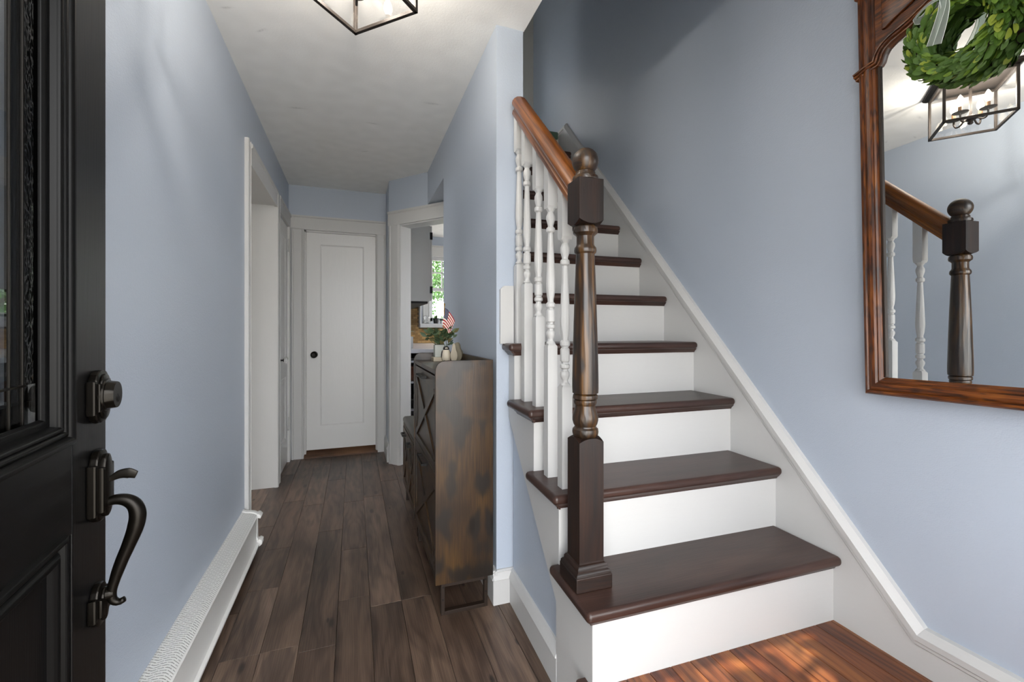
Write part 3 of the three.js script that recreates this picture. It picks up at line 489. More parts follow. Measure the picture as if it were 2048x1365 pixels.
  mesh('lock_cylinder', lathe([[0.0255, 0.01], [0.0255, 0.0165], [0.0245, 0.018], [0.0225, 0.0185], [0.0212, 0.028], [0.0204, 0.0295], [0.0, 0.0295]], 0, 0, 0, 36).rotateZ(-Math.PI / 2).translate(0, y(0.996), zs(0.05)), M.bronze, db);
  mesh('keyhole', [box(0.0290, 0.0298, y(0.985), y(0.997), zs(0.05) - 0.0012, zs(0.05) + 0.0012), lathe([[0.0045, 0], [0.0055, 0.001], [0.0045, 0.0014]], 0, 0, 0, 20).rotateZ(-Math.PI / 2).translate(0.029, y(0.989), zs(0.05))], M.blackMetal, db);
  const hs = mesh('handle_plate', [P(0.797, 0.91, 0.062, 0.012, 0.02, 0.014), P(0.803, 0.903, 0.046, 0.008, 0.018, 0.012, 0.011)], M.bronze, d);
  mesh('lower_plate', [P(0.632, 0.698, 0.056, 0.011, 0.016, 0.014), P(0.638, 0.69, 0.04, 0.006, 0.012, 0.012, 0.01)], M.bronze, d);
  mesh('thumb_lever', tubeR([[0.012, y(0.857), zs(0.05)], [0.022, y(0.862), zs(0.05)], [0.033, y(0.867), zs(0.05)], [0.043, y(0.867), zs(0.05)], [0.053, y(0.863), zs(0.05)]], [0.004, 0.0045, 0.007, 0.0085, 0.006], 12, 24, 0.28), M.bronze, hs);
  const g = [[0.006, 0.816], [0.014, 0.823], [0.026, 0.827], [0.040, 0.824], [0.050, 0.815], [0.0545, 0.799], [0.052, 0.779], [0.0435, 0.752], [0.034, 0.726], [0.026, 0.700], [0.0215, 0.679], [0.0235, 0.666], [0.0305, 0.661], [0.038, 0.664]];
  mesh('grip', tubeR(g.map(([n, v]) => [n, y(v), zs(0.05)]), [0.007, 0.0075, 0.009, 0.0105, 0.0115, 0.0115, 0.0105, 0.0095, 0.009, 0.0085, 0.0075, 0.007, 0.0062, 0.0045], 16, 70), M.bronze, hs);
  mesh('grip_mount', lathe([[0.009, 0.012], [0.009, 0.02], [0.007, 0.025], [0, 0.026]], 0, 0, 0, 20).rotateZ(-Math.PI / 2).translate(0, y(0.678), zs(0.05)), M.bronze, hs);
}

// ---------------------------------------------------------------- windows beyond the view of the hall and the kitchen window
function windowUnit(name, label, u0, u1, v0, v1, place, panes, mat = M.white) {        // place(u, v, d) -> box corners; sashes with muntins
  const w = thing(name, label, 'window', [0, 0, 0], 0, null, 'structure'), B = (a, b, c, d, e, f, r = 0.002) => place(a, b, c, d, e, f, r);
  mesh('window_frame', [B(u0, u0 + 0.03, v0, v1, 0, 0.06), B(u1 - 0.03, u1, v0, v1, 0, 0.06), B(u0, u1, v0, v0 + 0.03, 0, 0.06), B(u0, u1, v1 - 0.03, v1, 0, 0.06)], mat, w);
  const vm = (v0 + v1) / 2;
  mesh('sash', [B(u0 + 0.03, u1 - 0.03, vm - 0.022, vm + 0.022, 0.01, 0.05), ...[[v0 + 0.03, vm], [vm, v1 - 0.03]].flatMap(([a, b]) => [B(u0 + 0.03, u0 + 0.065, a, b, 0.015, 0.045), B(u1 - 0.065, u1 - 0.03, a, b, 0.015, 0.045)]), B(u0 + 0.03, u1 - 0.03, v0 + 0.03, v0 + 0.07, 0.015, 0.045), B(u0 + 0.03, u1 - 0.03, v1 - 0.065, v1 - 0.03, 0.015, 0.045)], mat, w);
  const mun = []; for (let i = 1; i < panes; i++) { const u = u0 + 0.065 + (u1 - u0 - 0.13) * i / panes; mun.push(B(u - 0.009, u + 0.009, vm, v1 - 0.03, 0.02, 0.04)); }
  if (panes > 1) mun.push(B(u0 + 0.05, u1 - 0.05, (vm + v1) / 2 - 0.009, (vm + v1) / 2 + 0.009, 0.02, 0.04));
  if (mun.length) mesh('muntin', mun, mat, w);
  mesh('pane', B(u0 + 0.04, u1 - 0.04, v0 + 0.04, vm, 0.028, 0.031, 0), M.glass, w); mesh('pane', B(u0 + 0.04, u1 - 0.04, vm, v1 - 0.04, 0.028, 0.031, 0), M.glass, w);
  return w;
}
const kw = windowUnit('window_1', 'white double hung kitchen window with trees outside', 0.93, 1.85, 1.19, 2.1, (a, b, c, d, e, f, r) => box(a, b, c, d, -5.99 + e, -5.99 + f, r), 6);
mesh('side_casing', [prism(CAS(0.1), [0.95, 1.17, -5.87], [-1, 0, 0], [0, 0, 1], [0, 0.94, 0]), prism(CAS(0.1), [1.84, 1.17, -5.87], [1, 0, 0], [0, 0, 1], [0, 0.94, 0]), box(0.82, 1.96, 2.08, 2.2, -5.87, -5.845, 0.002), box(0.8, 1.98, 2.2, 2.22, -5.87, -5.835, 0.002)], M.white, kw);
mesh('window_sill', [box(0.80, 1.98, 1.128, 1.18, -5.93, -5.72, 0.004), box(0.80, 0.82, 1.18, 1.62, -5.87, -5.74, 0.003)], M.white, kw);
windowUnit('window_2', 'small white window in the wall at the head of the stairs', 0.86, 1.12, 2.8, 3.45, (a, b, c, d, e, f, r) => box(a, b, c, d, -3.77 + e, -3.77 + f, r), 1);
windowUnit('window_4', 'wide white window in the kitchen side wall', -5.5, -3.8, 0.5, 2.2, (a, b, c, d, e, f, r) => box(3.12 + e, 3.12 + f, c, d, a, b, r), 1);
windowUnit('window_5', 'small white window at the end of the upstairs passage', -3.62, -3.2, 2.9, 3.5, (a, b, c, d, e, f, r) => box(-0.58 + e, -0.58 + f, c, d, a, b, r), 1);
{
  const w = thing('window_6', 'fixed white framed pane beside the entrance over the landing', 'window', [0.96, 0.6, 0.07], 0, null, 'structure');
  mesh('window_frame', [box(0.66, 0.675, 0.6, 1.3, 0.04, 0.11), box(1.245, 1.26, 0.6, 1.3, 0.04, 0.11), box(0.66, 1.26, 0.6, 0.615, 0.04, 0.11), box(0.66, 1.26, 1.285, 1.3, 0.04, 0.11)], M.white, w);
  mesh('pane', box(0.67, 1.25, 0.61, 1.29, 0.072, 0.075), M.glass, w);
}
windowUnit('window_3', 'wide white window of the side room', -3.7, -1.9, 0.5, 2.2, (a, b, c, d, e, f, r) => box(-3.97 + e, -3.97 + f, c, d, a, b, r), 1);

// ---------------------------------------------------------------- baseboard heater
{
  const z0 = -2.5, z1 = -1.0, h = thing('baseboard_heater', 'long white metal baseboard heater cover along the left wall', 'heater', [LX, 0, -1.75]);
  const slot = dataTex(256, 256, (u, v) => {
    const k = 30, yy = v * 26 / 0.256 + 0.55 * Math.sin(u * 6.283 * 2.0 / 0.07 * 0.55), f = yy - Math.floor(yy), col = (u / 0.018 + 0.5 * (Math.floor(yy) % 2)), fx = col - Math.floor(col);
    const on = (f < 0.26 && fx > 0.16) ? 1 : 0; const g = on ? 160 : 222; return [g, g, g - 2];
  }, 0.07, 0.256);
  slot.wrapS = slot.wrapT = THREE.RepeatWrapping;
  const grille = std({ map: slot, roughness: 0.4, bumpMap: slot, bumpScale: 0.002 });
  const top = [[0.0, 0.2], [0.006, 0.2], [0.016, 0.194], [0.036, 0.192], [0.05, 0.188], [0.066, 0.178], [0.066, 0.175], [0.05, 0.185], [0.0, 0.19]];
  mesh('top_grille', uvm(prism(top, [LX, 0, z1], [1, 0, 0], [0, 1, 0], [0, 0, z0 - z1], { grain: 'z' }), 'z'), grille, h);
  mesh('front_cover', prism([[0.066, 0.178], [0.07, 0.172], [0.066, 0.162], [0.064, 0.06], [0.068, 0.045], [0.078, 0.038], [0.078, 0.03], [0.06, 0.034], [0.058, 0.16], [0.062, 0.172]], [LX, 0, z1], [1, 0, 0], [0, 1, 0], [0, 0, z0 - z1]), M.enamel, h);
  mesh('back_plate', box(LX, LX + 0.012, 0.02, 0.19, z0, z1), M.enamel, h);
  mesh('base_strip', box(LX, LX + 0.05, 0.0, 0.03, z0, z1), M.blackMetal, h);
  const cap = [[0.0, 0.204], [0.008, 0.204], [0.018, 0.198], [0.037, 0.196], [0.052, 0.192], [0.068, 0.183], [0.075, 0.178], [0.076, 0.17], [0.07, 0.16], [0.067, 0.15], [0.067, 0.062], [0.072, 0.05], [0.082, 0.042], [0.082, 0.03], [0.074, 0.026], [0.07, 0.01], [0, 0.01]];
  mesh('end_cap', [prism(cap, [LX, 0, z0 + 0.012], [1, 0, 0], [0, 1, 0], [0, 0, -0.032], { bevel: 0.002 })], M.enamel, h);
  for (const g of [prism([[0.064, 0.166], [0.082, 0.16], [0.086, 0.172], [0.076, 0.184], [0.066, 0.185]], [LX, 0, z0 + 0.02], [1, 0, 0], [0, 1, 0], [0, 0, -0.05], { bevel: 0.003 }), prism([[0.064, 0.05], [0.078, 0.058], [0.089, 0.05], [0.089, 0.032], [0.078, 0.022], [0.066, 0.03]], [LX, 0, z0 + 0.02], [1, 0, 0], [0, 1, 0], [0, 0, -0.05], { bevel: 0.003 })]) mesh('corner_bead', g, M.enamel, h);
}

// ---------------------------------------------------------------- rustic shoe cabinets
function xFront(name, parent, x, y0, y1, z0, z1, mat, handle = true) {     // door facing -x, framed, with crossed boards (z0 near, z1 far)
  const t = 0.016, f = 0.032, dr = mesh(name, box(x, x + t, y0, y1, z1, z0, 0.0015, 'y'), mat, parent), e = 0.008;
  mesh('door_frame', [box(x - e, x + 0.001, y0, y1, z0 - f, z0, 0.0015), box(x - e, x + 0.001, y0, y1, z1, z1 + f, 0.0015), box(x - e, x + 0.001, y0, y0 + f, z1 + f, z0 - f, 0.0015, 'z'), box(x - e, x + 0.001, y1 - f - (handle ? 0.02 : 0), y1, z1 + f, z0 - f, 0.0015, 'z')], mat, dr);
  const ya = y0 + f, yb = y1 - f - (handle ? 0.02 : 0), za = z0 - f, zb = z1 + f, L = Math.hypot(yb - ya, zb - za);
  for (const s of [1, -1]) {
    const dir = V3(0, (yb - ya) / L, s * (zb - za) / L), nrm = V3(0, -dir.z, dir.y), c = [x - e * (s > 0 ? 0.85 : 1), (ya + yb) / 2, (za + zb) / 2];
    const hw = 0.014, b = prism([[-L / 2 + 0.012, -hw], [L / 2 - 0.012, -hw], [L / 2 - 0.012, hw], [-L / 2 + 0.012, hw]], c, [0, dir.y, dir.z], [0, nrm.y, nrm.z], [e, 0, 0], { grain: 'y' });
    mesh('cross_board', b, mat, dr);
  }
  if (handle) {
    const y = y1 - 0.026, zc = (z0 + z1) / 2 + 0.0, w = Math.min(0.085, (z0 - z1) * 0.16);
    mesh('handle', [box(x - e - 0.024, x - e - 0.016, y - 0.005, y + 0.005, zc - w, zc + w, 0.002), box(x - e - 0.018, x - e, y - 0.006, y + 0.006, zc + w - 0.012, zc + w, 0.001), box(x - e - 0.018, x - e, y - 0.006, y + 0.006, zc - w, zc - w + 0.012, 0.001)], M.blackMetal, dr);
  }
  return dr;
}
const footFrame = (x0, x1, y1, z, t = 0.014, d = 0.022) => [box(x0, x0 + t, 0, y1, z - d, z, 0.001), box(x1 - t, x1, 0, y1, z - d, z, 0.001), box(x0 + t, x1 - t, 0.0, 0.014, z - d, z, 0.001), box(x0 + t, x1 - t, y1 - 0.012, y1, z - d, z, 0.001)];
{
  const x0 = 0.293, x1 = 0.523, zn = -1.68, zf = -2.335, c = thing('shoe_cabinet', 'tall rustic brown wood cabinet with crossed door fronts against the hall wall', 'cabinet', [0.41, 0, -2.0]);
  const r = 0.045, side = new THREE.Shape(); side.moveTo(x0, 0.12); side.lineTo(x1, 0.12); side.lineTo(x1, 0.98); side.lineTo(x0 + r, 0.98); side.quadraticCurveTo(x0, 0.98, x0, 0.98 - r);
  for (const z of [zn, zf + 0.018]) mesh('side_panel', prism(side, [0, 0, z - 0.018], [1, 0, 0], [0, 1, 0], [0, 0, 0.018], { bevel: 0.001, off: [z === zn ? 0.12 : 0.4, 0.35] }), M.rustic, c);
  mesh('back_rail', box(x1 - 0.014, x1, 0.94, 0.98, zf + 0.018, zn - 0.018, 0.001, 'z'), M.rustic, c);
  mesh('top_board', box(x0 + 0.004, x1 - 0.014, 0.925, 0.943, zf + 0.018, zn - 0.018, 0.001, 'z'), M.rusticFront, c);
  mesh('bottom_board', box(x0 + 0.004, x1, 0.12, 0.138, zf + 0.018, zn - 0.018, 0.001, 'z'), M.rustic, c);
  mesh('back_panel', box(x1 - 0.006, x1, 0.13, 0.94, zf + 0.018, zn - 0.018), M.rustic, c);
  xFront('drop_door', c, x0 + 0.012, 0.545, 0.918, zn - 0.02, zf + 0.02, M.rusticFront); xFront('drop_door', c, x0 + 0.012, 0.142, 0.54, zn - 0.02, zf + 0.02, M.rusticFront);
  const dot = (x, y) => lathe([[0, 0], [0.0035, 0], [0.003, 0.0012], [0, 0.0014]], 0, 0, 0, 10).rotateX(Math.PI / 2).translate(x, y, zn - 0.002);
  for (const z of [zn - 0.002, zf + 0.024]) { const f = mesh('foot_frame', footFrame(x0 + 0.022, x1 - 0.022, 0.12, z), M.brownMetal, c); if (z > -2) for (const g of [dot(x0 + 0.03, 0.107), dot(x1 - 0.03, 0.107), dot(x0 + 0.029, 0.06), dot(x1 - 0.029, 0.06)]) mesh('screw', g, M.blackMetal, f); }
}
{
  const x0 = 0.302, x1 = 0.525, zn = -2.36, zf = -2.93, c = thing('storage_bench', 'low rustic wood bench cabinet with grey cushion behind the tall cabinet', 'bench', [0.41, 0, -2.65]);
  for (const z of [zn, zf + 0.016]) mesh('side_panel', box(x0, x1, 0.11, 0.485, z - 0.016, z, 0.001), M.rustic, c);
  mesh('top_board', box(x0, x1, 0.485, 0.5, zf, zn, 0.001, 'z'), M.rustic, c); mesh('bottom_board', box(x0, x1, 0.11, 0.126, zf + 0.016, zn - 0.016, 0.001, 'z'), M.rustic, c);
  mesh('cushion', box(x0 - 0.004, x1, 0.5, 0.54, zf, zn, 0.016), M.cushion, c).userData.label = 'grey seat cushion';
  const zm = (zn + zf) / 2; xFront('drop_door', c, x0 + 0.004, 0.13, 0.48, zn - 0.018, zm + 0.002, M.rusticFront); xFront('drop_door', c, x0 + 0.004, 0.13, 0.48, zm - 0.002, zf + 0.018, M.rusticFront);
  for (const z of [zn - 0.01, zf + 0.03]) mesh('foot_frame', footFrame(x0 + 0.015, x1 - 0.02, 0.11, z), M.brownMetal, c);
}

// ---------------------------------------------------------------- things on the tall cabinet
const leafGeo = (L, W, bend = 0.2, fold = 0.25, round = false) => {       // a leaf along +y, 16 triangles
  const n = 4, pos = [], idx = [], w = round ? [0.25, 0.82, 1, 0.92, 0.35] : [0.12, 0.8, 1, 0.66, 0.02];
  for (let i = 0; i <= n; i++) { const t = i / n, y = t * L, z = -bend * L * t * t; pos.push(-w[i] * W / 2, y, z + fold * w[i] * W / 2, 0, y, z, w[i] * W / 2, y, z + fold * w[i] * W / 2); }
  for (let i = 0; i < n; i++) for (const k of [0, 1]) { const a = i * 3 + k; idx.push(a, a + 1, a + 3, a + 1, a + 4, a + 3); }
  const g = new THREE.BufferGeometry().setAttribute('position', new THREE.Float32BufferAttribute(pos, 3)).setIndex(idx); g.computeVertexNormals();
  g.setAttribute('uv', new THREE.Float32BufferAttribute(new Float32Array(n * 6 + 6).map((_, i) => pos[Math.floor(i / 2) * 3 + (i % 2)]), 2));
  return g;
};
const leafQuat = (dir, out, roll) => { const y = V3(...dir).normalize(), z = V3(...out); z.addScaledVector(y, -z.dot(y)).normalize(); const x = new THREE.Vector3().crossVectors(y, z); return new THREE.Quaternion().setFromRotationMatrix(new THREE.Matrix4().makeBasis(x, y, z)).multiply(new THREE.Quaternion().setFromAxisAngle(V3(0, 1, 0), roll)); };
function leafAt(parent, geo, mat, p, dir, roll = 0, scale = 1, name = 'leaf', out = null) {
  const m = new THREE.Mesh(geo, mat); m.castShadow = m.receiveShadow = true;
  if (out) m.quaternion.copy(leafQuat(dir, out, roll)); else { m.quaternion.setFromUnitVectors(V3(0, 1, 0), V3(...dir).normalize()); m.rotateY(roll); } m.scale.setScalar(scale); m.position.set(...p);
  const k = (parent._n ??= {}); k[name] = (k[name] ?? -1) + 1; m.name = k[name] ? name + '_' + String(k[name]).padStart(3, '0') : name;
  parent.add(m); return m;
}
const CT = 0.943;
{
  const p = thing('potted_plant', 'leafy green plant in a square grey concrete pot on the cabinet', 'potted plant', [0.405, CT + 0.02, -2.215]); local(p);
  mesh('pot', prism([[-0.025, -0.025], [0.025, -0.025], [0.025, 0.025], [-0.025, 0.025]], [0, 0, 0], [1, 0, 0], [0, 0, 1], [0, 0.062, 0], { bevel: 0.003 }), M.concrete, p);
  mesh('soil', box(-0.021, 0.021, 0.06, 0.064, -0.021, 0.021), M.soil, p);
  const stems = [], lg = leafGeo(0.034, 0.0165, 0.25), tips = [];
  for (let i = 0; i < 28; i++) {
    const a = i * 2.4 + 0.3, out = rr(0.012, 0.08), h = rr(0.07, 0.118), tip = [Math.cos(a) * out, h + 0.02, Math.sin(a) * out * 0.8];
    stems.push(tubeR([[rr(-0.008, 0.008), 0.06, rr(-0.008, 0.008)], [tip[0] * 0.45, h * 0.85, tip[2] * 0.45], tip], [0.0018, 0.0012], 6, 8)); tips.push([tip, a]);
  }
  mesh('stem', stems, M.plantB, p);
  for (const [t, a] of tips) for (let k = 0; k < 6; k++) { const b = a + (k - 2) * 1.05, up = k === 2 ? 0.6 : rr(-0.2, 0.6); leafAt(p, lg, [M.plantA, M.plantB, M.plantA, M.plantC, M.plantA][(k * 2 + Math.floor(a * 7)) % 5], [t[0] * (k === 2 ? 1 : 0.82), t[1] - (k === 2 ? 0 : 0.012), t[2] * (k === 2 ? 1 : 0.82)], [Math.cos(b), up, Math.sin(b)], rr(-0.6, 0.6), rr(0.8, 1.15)); }
  const blk = tag(mesh('wooden_block', box(0.370, 0.432, CT, CT + 0.02, -2.25, -2.18, 0.002, 'x'), M.paleStone), 'small pale block under the concrete plant pot', 'block');
}
{
  const v = thing('penguin_vase', 'small white and black penguin bud vase with dark leafy sprig', 'vase', [0.430, CT, -2.165], -0.1); local(v);
  mesh('body', lathe([[0, 0], [0.015, 0.001], [0.0205, 0.008], [0.022, 0.022], [0.021, 0.038], [0.018, 0.05], [0.0145, 0.058], [0.0135, 0.062], [0.012, 0.066]], 0, 0, 0, 28), M.cream, v);
  mesh('head', lathe([[0.0142, 0.057], [0.0155, 0.06], [0.015, 0.066], [0.0125, 0.072], [0.009, 0.0745], [0.007, 0.07]], 0, 0, 0, 24), M.darkGlaze, v);
  mesh('face', plain(new THREE.SphereGeometry(0.008, 14, 10).scale(0.9, 0.6, 0.4).translate(0, 0.0655, 0.0125)), M.cream, v);
  mesh('beak', plain(new THREE.ConeGeometry(0.002, 0.006, 8).rotateX(Math.PI / 2).translate(0, 0.0655, 0.0175)), M.darkGlaze, v);
  for (const s of [-1, 1]) { mesh('wing', plain(new THREE.SphereGeometry(0.013, 14, 10).scale(0.35, 1.5, 0.9).rotateZ(s * 0.12).translate(s * 0.0195, 0.036, -0.004)), M.darkGlaze, v); mesh('foot', plain(new THREE.SphereGeometry(0.006, 10, 8).scale(1, 0.5, 1.3).translate(s * 0.009, 0.003, 0.017)), M.darkGlaze, v); }
  const lg = leafGeo(0.032, 0.016, 0.2);
  mesh('stem', [0, 1, 2, 3].map((i) => tubeR([[0, 0.065, 0], [Math.cos(i * 1.6) * 0.015, 0.095, Math.sin(i * 1.6) * 0.01], [Math.cos(i * 1.6) * 0.035, 0.12, Math.sin(i * 1.6) * 0.025]], [0.0016, 0.001], 6, 8)), M.plantB, v);
  for (let i = 0; i < 18; i++) { const a = i * 2.4, r = rr(0.006, 0.036); leafAt(v, lg, [M.plantA, M.plantA, M.plantC][i % 3], [Math.cos(a) * r, rr(0.078, 0.122), Math.sin(a) * r * 0.7], [Math.cos(a), rr(-0.1, 0.9), Math.sin(a)], rr(-0.6, 0.6), rr(0.8, 1.1)); }
}
{ // stick flag
  const cv = document.createElement('canvas'); cv.width = 760; cv.height = 400; const x = cv.getContext('2d');
  for (let i = 0; i < 13; i++) { x.fillStyle = i % 2 ? '#efe6da' : '#a81e27'; x.fillRect(0, i * 400 / 13, 760, 400 / 13 + 1); }
  x.fillStyle = '#1c2448'; x.fillRect(0, 0, 304, 400 * 7 / 13); x.fillStyle = '#f2efe8';
  for (let r = 0; r < 9; r++) for (let c = 0; c < (r % 2 ? 5 : 6); c++) { const cx = (r % 2 ? 50 : 25) + c * 50.6, cy = 21.5 + r * 21.5; x.beginPath(); for (let k = 0; k < 10; k++) { const a = -Math.PI / 2 + k * Math.PI / 5, q = k % 2 ? 4.2 : 10.5; k ? x.lineTo(cx + Math.cos(a) * q, cy + Math.sin(a) * q) : x.moveTo(cx + q * Math.cos(a), cy + q * Math.sin(a)); } x.fill(); }
  const t = new THREE.CanvasTexture(cv); t.colorSpace = THREE.SRGBColorSpace;
  const f = thing('stick_flag', 'small American flag on a gold tipped stick among the plant leaves', 'flag', [0.428, CT + 0.005, -2.2]); local(f);
  mesh('stick', tubeR([[-0.006, 0.08, 0.01], [-0.002, 0.18, 0], [0.001, 0.272, 0]], [0.0015, 0.0015], 8, 10), M.brass, f);
  mesh('tip', lathe([[0, 0], [0.003, 0.002], [0.002, 0.006], [0.0035, 0.01], [0.001, 0.017], [0, 0.018]], 0.001, 0.270, 0, 14), M.brass, f);
  const g = new THREE.PlaneGeometry(1, 1, 28, 20), p = g.attributes.position, uv = g.attributes.uv;
  for (let i = 0; i < p.count; i++) {
    const u = uv.getX(i), v = 1 - uv.getY(i);
    p.setXYZ(i, -0.001 - 0.008 * v + 0.052 * Math.pow(u, 0.8) * (1 - 0.42 * v), 0.262 - 0.094 * v - 0.068 * Math.pow(u, 1.5) * (1 - 0.25 * v), 0.006 * Math.sin(u * 9 + v * 2.5) * u + 0.012 * u);
  }
  g.computeVertexNormals();
  mesh('flag_cloth', plain(g), std({ map: t, roughness: 0.85, side: THREE.DoubleSide }), f);
}
{ // pear shaped slabs
  const pear = (k) => { const s = new THREE.Shape(); s.moveTo(0, 0); s.bezierCurveTo(0.03 * k, 0, 0.034 * k, 0.04 * k, 0.018 * k, 0.058 * k); s.bezierCurveTo(0.012 * k, 0.068 * k, 0.016 * k, 0.092 * k, 0, 0.094 * k); s.bezierCurveTo(-0.016 * k, 0.092 * k, -0.012 * k, 0.068 * k, -0.018 * k, 0.058 * k); s.bezierCurveTo(-0.034 * k, 0.04 * k, -0.03 * k, 0, 0, 0); return s; };
  const a = thing('pear_ornament', 'grey wooden pear shaped ornament, rearmost on the rustic cabinet', 'ornament', [0.487, CT, -2.165], -0.5); local(a);
  mesh('body', prism(pear(1), [0, 0, -0.015], [1, 0, 0], [0, 1, 0], [0, 0, 0.03], { bevel: 0.003 }), M.stone, a);
  
  const b = thing('pear_ornament', 'smaller pale pear shaped ornament standing beside the penguin vase', 'ornament', [0.464, CT, -2.14], -0.25); local(b);
  mesh('body', prism(pear(0.8), [0, 0, -0.012], [0.8, 0, 0], [0, 1.2, 0], [0, 0, 0.024], { bevel: 0.002 }), M.paleStone, b);
}

// ---------------------------------------------------------------- kitchen
{
  const c = thing('upper_cabinet', 'grey painted kitchen wall cabinet with black hinges', 'cabinet', [0.57, 1.38, -5.1]);
  mesh('carcass', box(0.40, 0.715, 1.385, 2.15, -5.85, -4.42, 0.002), M.grayCab, c);
  for (const [a, b] of [[-4.43, -5.1], [-5.11, -5.84]]) mesh('door', box(0.715, 0.737, 1.395, 2.14, b, a, 0.003), M.grayCab, c);
  for (const y of [1.5, 2.04]) mesh('hinge', box(0.715, 0.741, y - 0.035, y + 0.035, -4.44, -4.417, 0.002), M.blackMetal, c);
  mesh('light_rail', box(0.40, 0.70, 1.365, 1.386, -5.85, -4.46), M.blackMetal, c);
}
{
  const c = thing('base_cabinet', 'grey open shelved kitchen base cabinet with pale counter', 'cabinet', [0.7, 0, -4.9]);
  mesh('countertop', box(0.40, 1.06, 0.89, 0.925, -5.87, -4.0, 0.004), M.counter, c);
  mesh('back_panel', box(0.62, 0.64, 0, 0.89, -5.85, -4.02), M.grayCab, c);
  mesh('side_panel', box(0.40, 0.42, 0, 0.89, -4.4, -4.02), M.grayCab, c); mesh('carcass', box(0.64, 1.02, 0.1, 0.89, -5.85, -4.06, 0.002), M.grayCab, c);
  for (const y of [0.82, 0.635, 0.385, 0.08]) mesh('shelf', box(0.42, 0.62, y - 0.018, y, -4.4, -4.03, 0.001), M.white, c);
}
{
  const b = thing('storage_basket', 'brown woven basket on the open kitchen shelf', 'basket', [0.52, 0.635, -4.2]);
  mesh('body', box(0.44, 0.6, 0.636, 0.755, -4.36, -4.06, 0.012), M.basket, b); mesh('rim', box(0.436, 0.604, 0.752, 0.766, -4.364, -4.056, 0.006), M.basket, b);
}
{ const b = thing('storage_box', 'black box on the lower kitchen shelf', 'box', [0.52, 0.385, -4.2]); mesh('body', box(0.44, 0.6, 0.386, 0.46, -4.34, -4.06, 0.004), M.blackMetal, b); mesh('lid', box(0.437, 0.603, 0.46, 0.475, -4.343, -4.057, 0.003), M.blackMetal, b); }
{ // splashback
  const s = thing('backsplash', 'tan mosaic brick backsplash of the kitchen', 'backsplash', [0.6, 0.925, -5.865], 0, null, 'structure');
  mesh('grout_bed', [box(0.40, 0.8, 0.925, 1.4, -5.872, -5.866), box(0.8, 2.6, 0.925, 1.128, -5.872, -5.866)], M.grout, s);
  const gs = [[], [], [], []];
  for (let r = 0; r < 18; r++) for (let c = 0; c < 40; c++) { const y = 0.928 + r * 0.0265, x = 0.402 + c * 0.055 + (r % 2) * 0.027; if (y + 0.024 > (x > 0.795 - 0.03 ? 1.13 : 1.4)) continue; const x1 = Math.min(x + 0.052, y > 1.128 - 0.024 ? 0.8 : 2.6); if (x1 - x < 0.01) continue; gs[Math.floor(rnd() * 4)].push(box(x, x1, y, y + 0.0238, -5.868, -5.861 + rr(0, 0.001))); }
  gs.forEach((g, i) => { mesh('brick', g, M.tileMats[i], s).userData.kind = 'stuff'; });
}
{
  const p = thing('herb_pot', 'white pot with pale grassy sprigs on the kitchen counter', 'potted plant', [0.490, 0.925, -4.3]); local(p);
  mesh('pot', prism([[-0.04, -0.04], [0.04, -0.04], [0.04, 0.04], [-0.04, 0.04]], [0, 0, 0], [1, 0, 0], [0, 0, 1], [0, 0.11, 0], { bevel: 0.004 }), M.white, p);
  for (let i = 0; i < 16; i++) { const a = i * 2.4; mesh('blade', tubeR([[0, 0.1, 0], [Math.cos(a) * 0.03, 0.16, Math.sin(a) * 0.02], [Math.cos(a) * rr(0.06, 0.09), rr(0.13, 0.17), Math.sin(a) * 0.05]], [0.002, 0.0015, 0.0006], 5, 8), i % 2 ? M.leafD : M.paleStone, p); }
}
{
  const j = thing('glass_jar', 'clear glass jar with spout on the kitchen window sill', 'jar', [0.895, 1.18, -5.77]); local(j);
  mesh('body', lathe([[0, 0.001], [0.034, 0.001], [0.04, 0.006], [0.042, 0.05], [0.045, 0.095], [0.047, 0.1], [0.044, 0.098], [0.04, 0.05], [0.037, 0.01], [0, 0.006]], 0, 0, 0, 24), phy({ color: 0xffffff, roughness: 0.02, transmission: 1, thickness: 0.004, ior: 1.45 }), j);
  mesh('handle', tubeR([[0.044, 0.09, 0], [0.07, 0.085, 0], [0.072, 0.04, 0], [0.042, 0.03, 0]], [0.004, 0.004], 8, 16), M.steel, j);
}
{
  const c = thing('cactus_pot', 'small dark pot of cactus on the kitchen window sill', 'potted plant', [1.012, 1.18, -5.77]); local(c);
  mesh('pot', lathe([[0, 0], [0.03, 0], [0.038, 0.06], [0.04, 0.062], [0.04, 0.07], [0.035, 0.07], [0.033, 0.06], [0, 0.06]], 0, 0, 0, 24), M.darkGlaze, c);
  const col = (h, r) => lathe([[r * 0.8, 0], [r, h * 0.3], [r, h * 0.7], [r * 0.7, h * 0.93], [0, h]], 0, 0, 0, 9);
  for (const [x, z, h, r] of [[0.012, 0, 0.06, 0.009], [-0.012, 0.006, 0.04, 0.007], [0.0, -0.012, 0.05, 0.007]]) mesh('cactus', move(col(h, r), x, 0.06, z), M.leafD, c);
}
{
  const c = thing('seedling_pot', 'tiny dark potted seedling farther along the kitchen sill', 'potted plant', [1.085, 1.18, -5.76]); local(c);
  mesh('pot', lathe([[0, 0], [0.018, 0], [0.022, 0.04], [0.018, 0.04], [0, 0.036]], 0, 0, 0, 20), M.steel, c);
  const g = leafGeo(0.04, 0.025); for (let i = 0; i < 7; i++) leafAt(c, g, M.plantA, [0, 0.04, 0], [Math.cos(i * 0.9), 0.6, Math.sin(i * 0.9)], 0, 1);
}

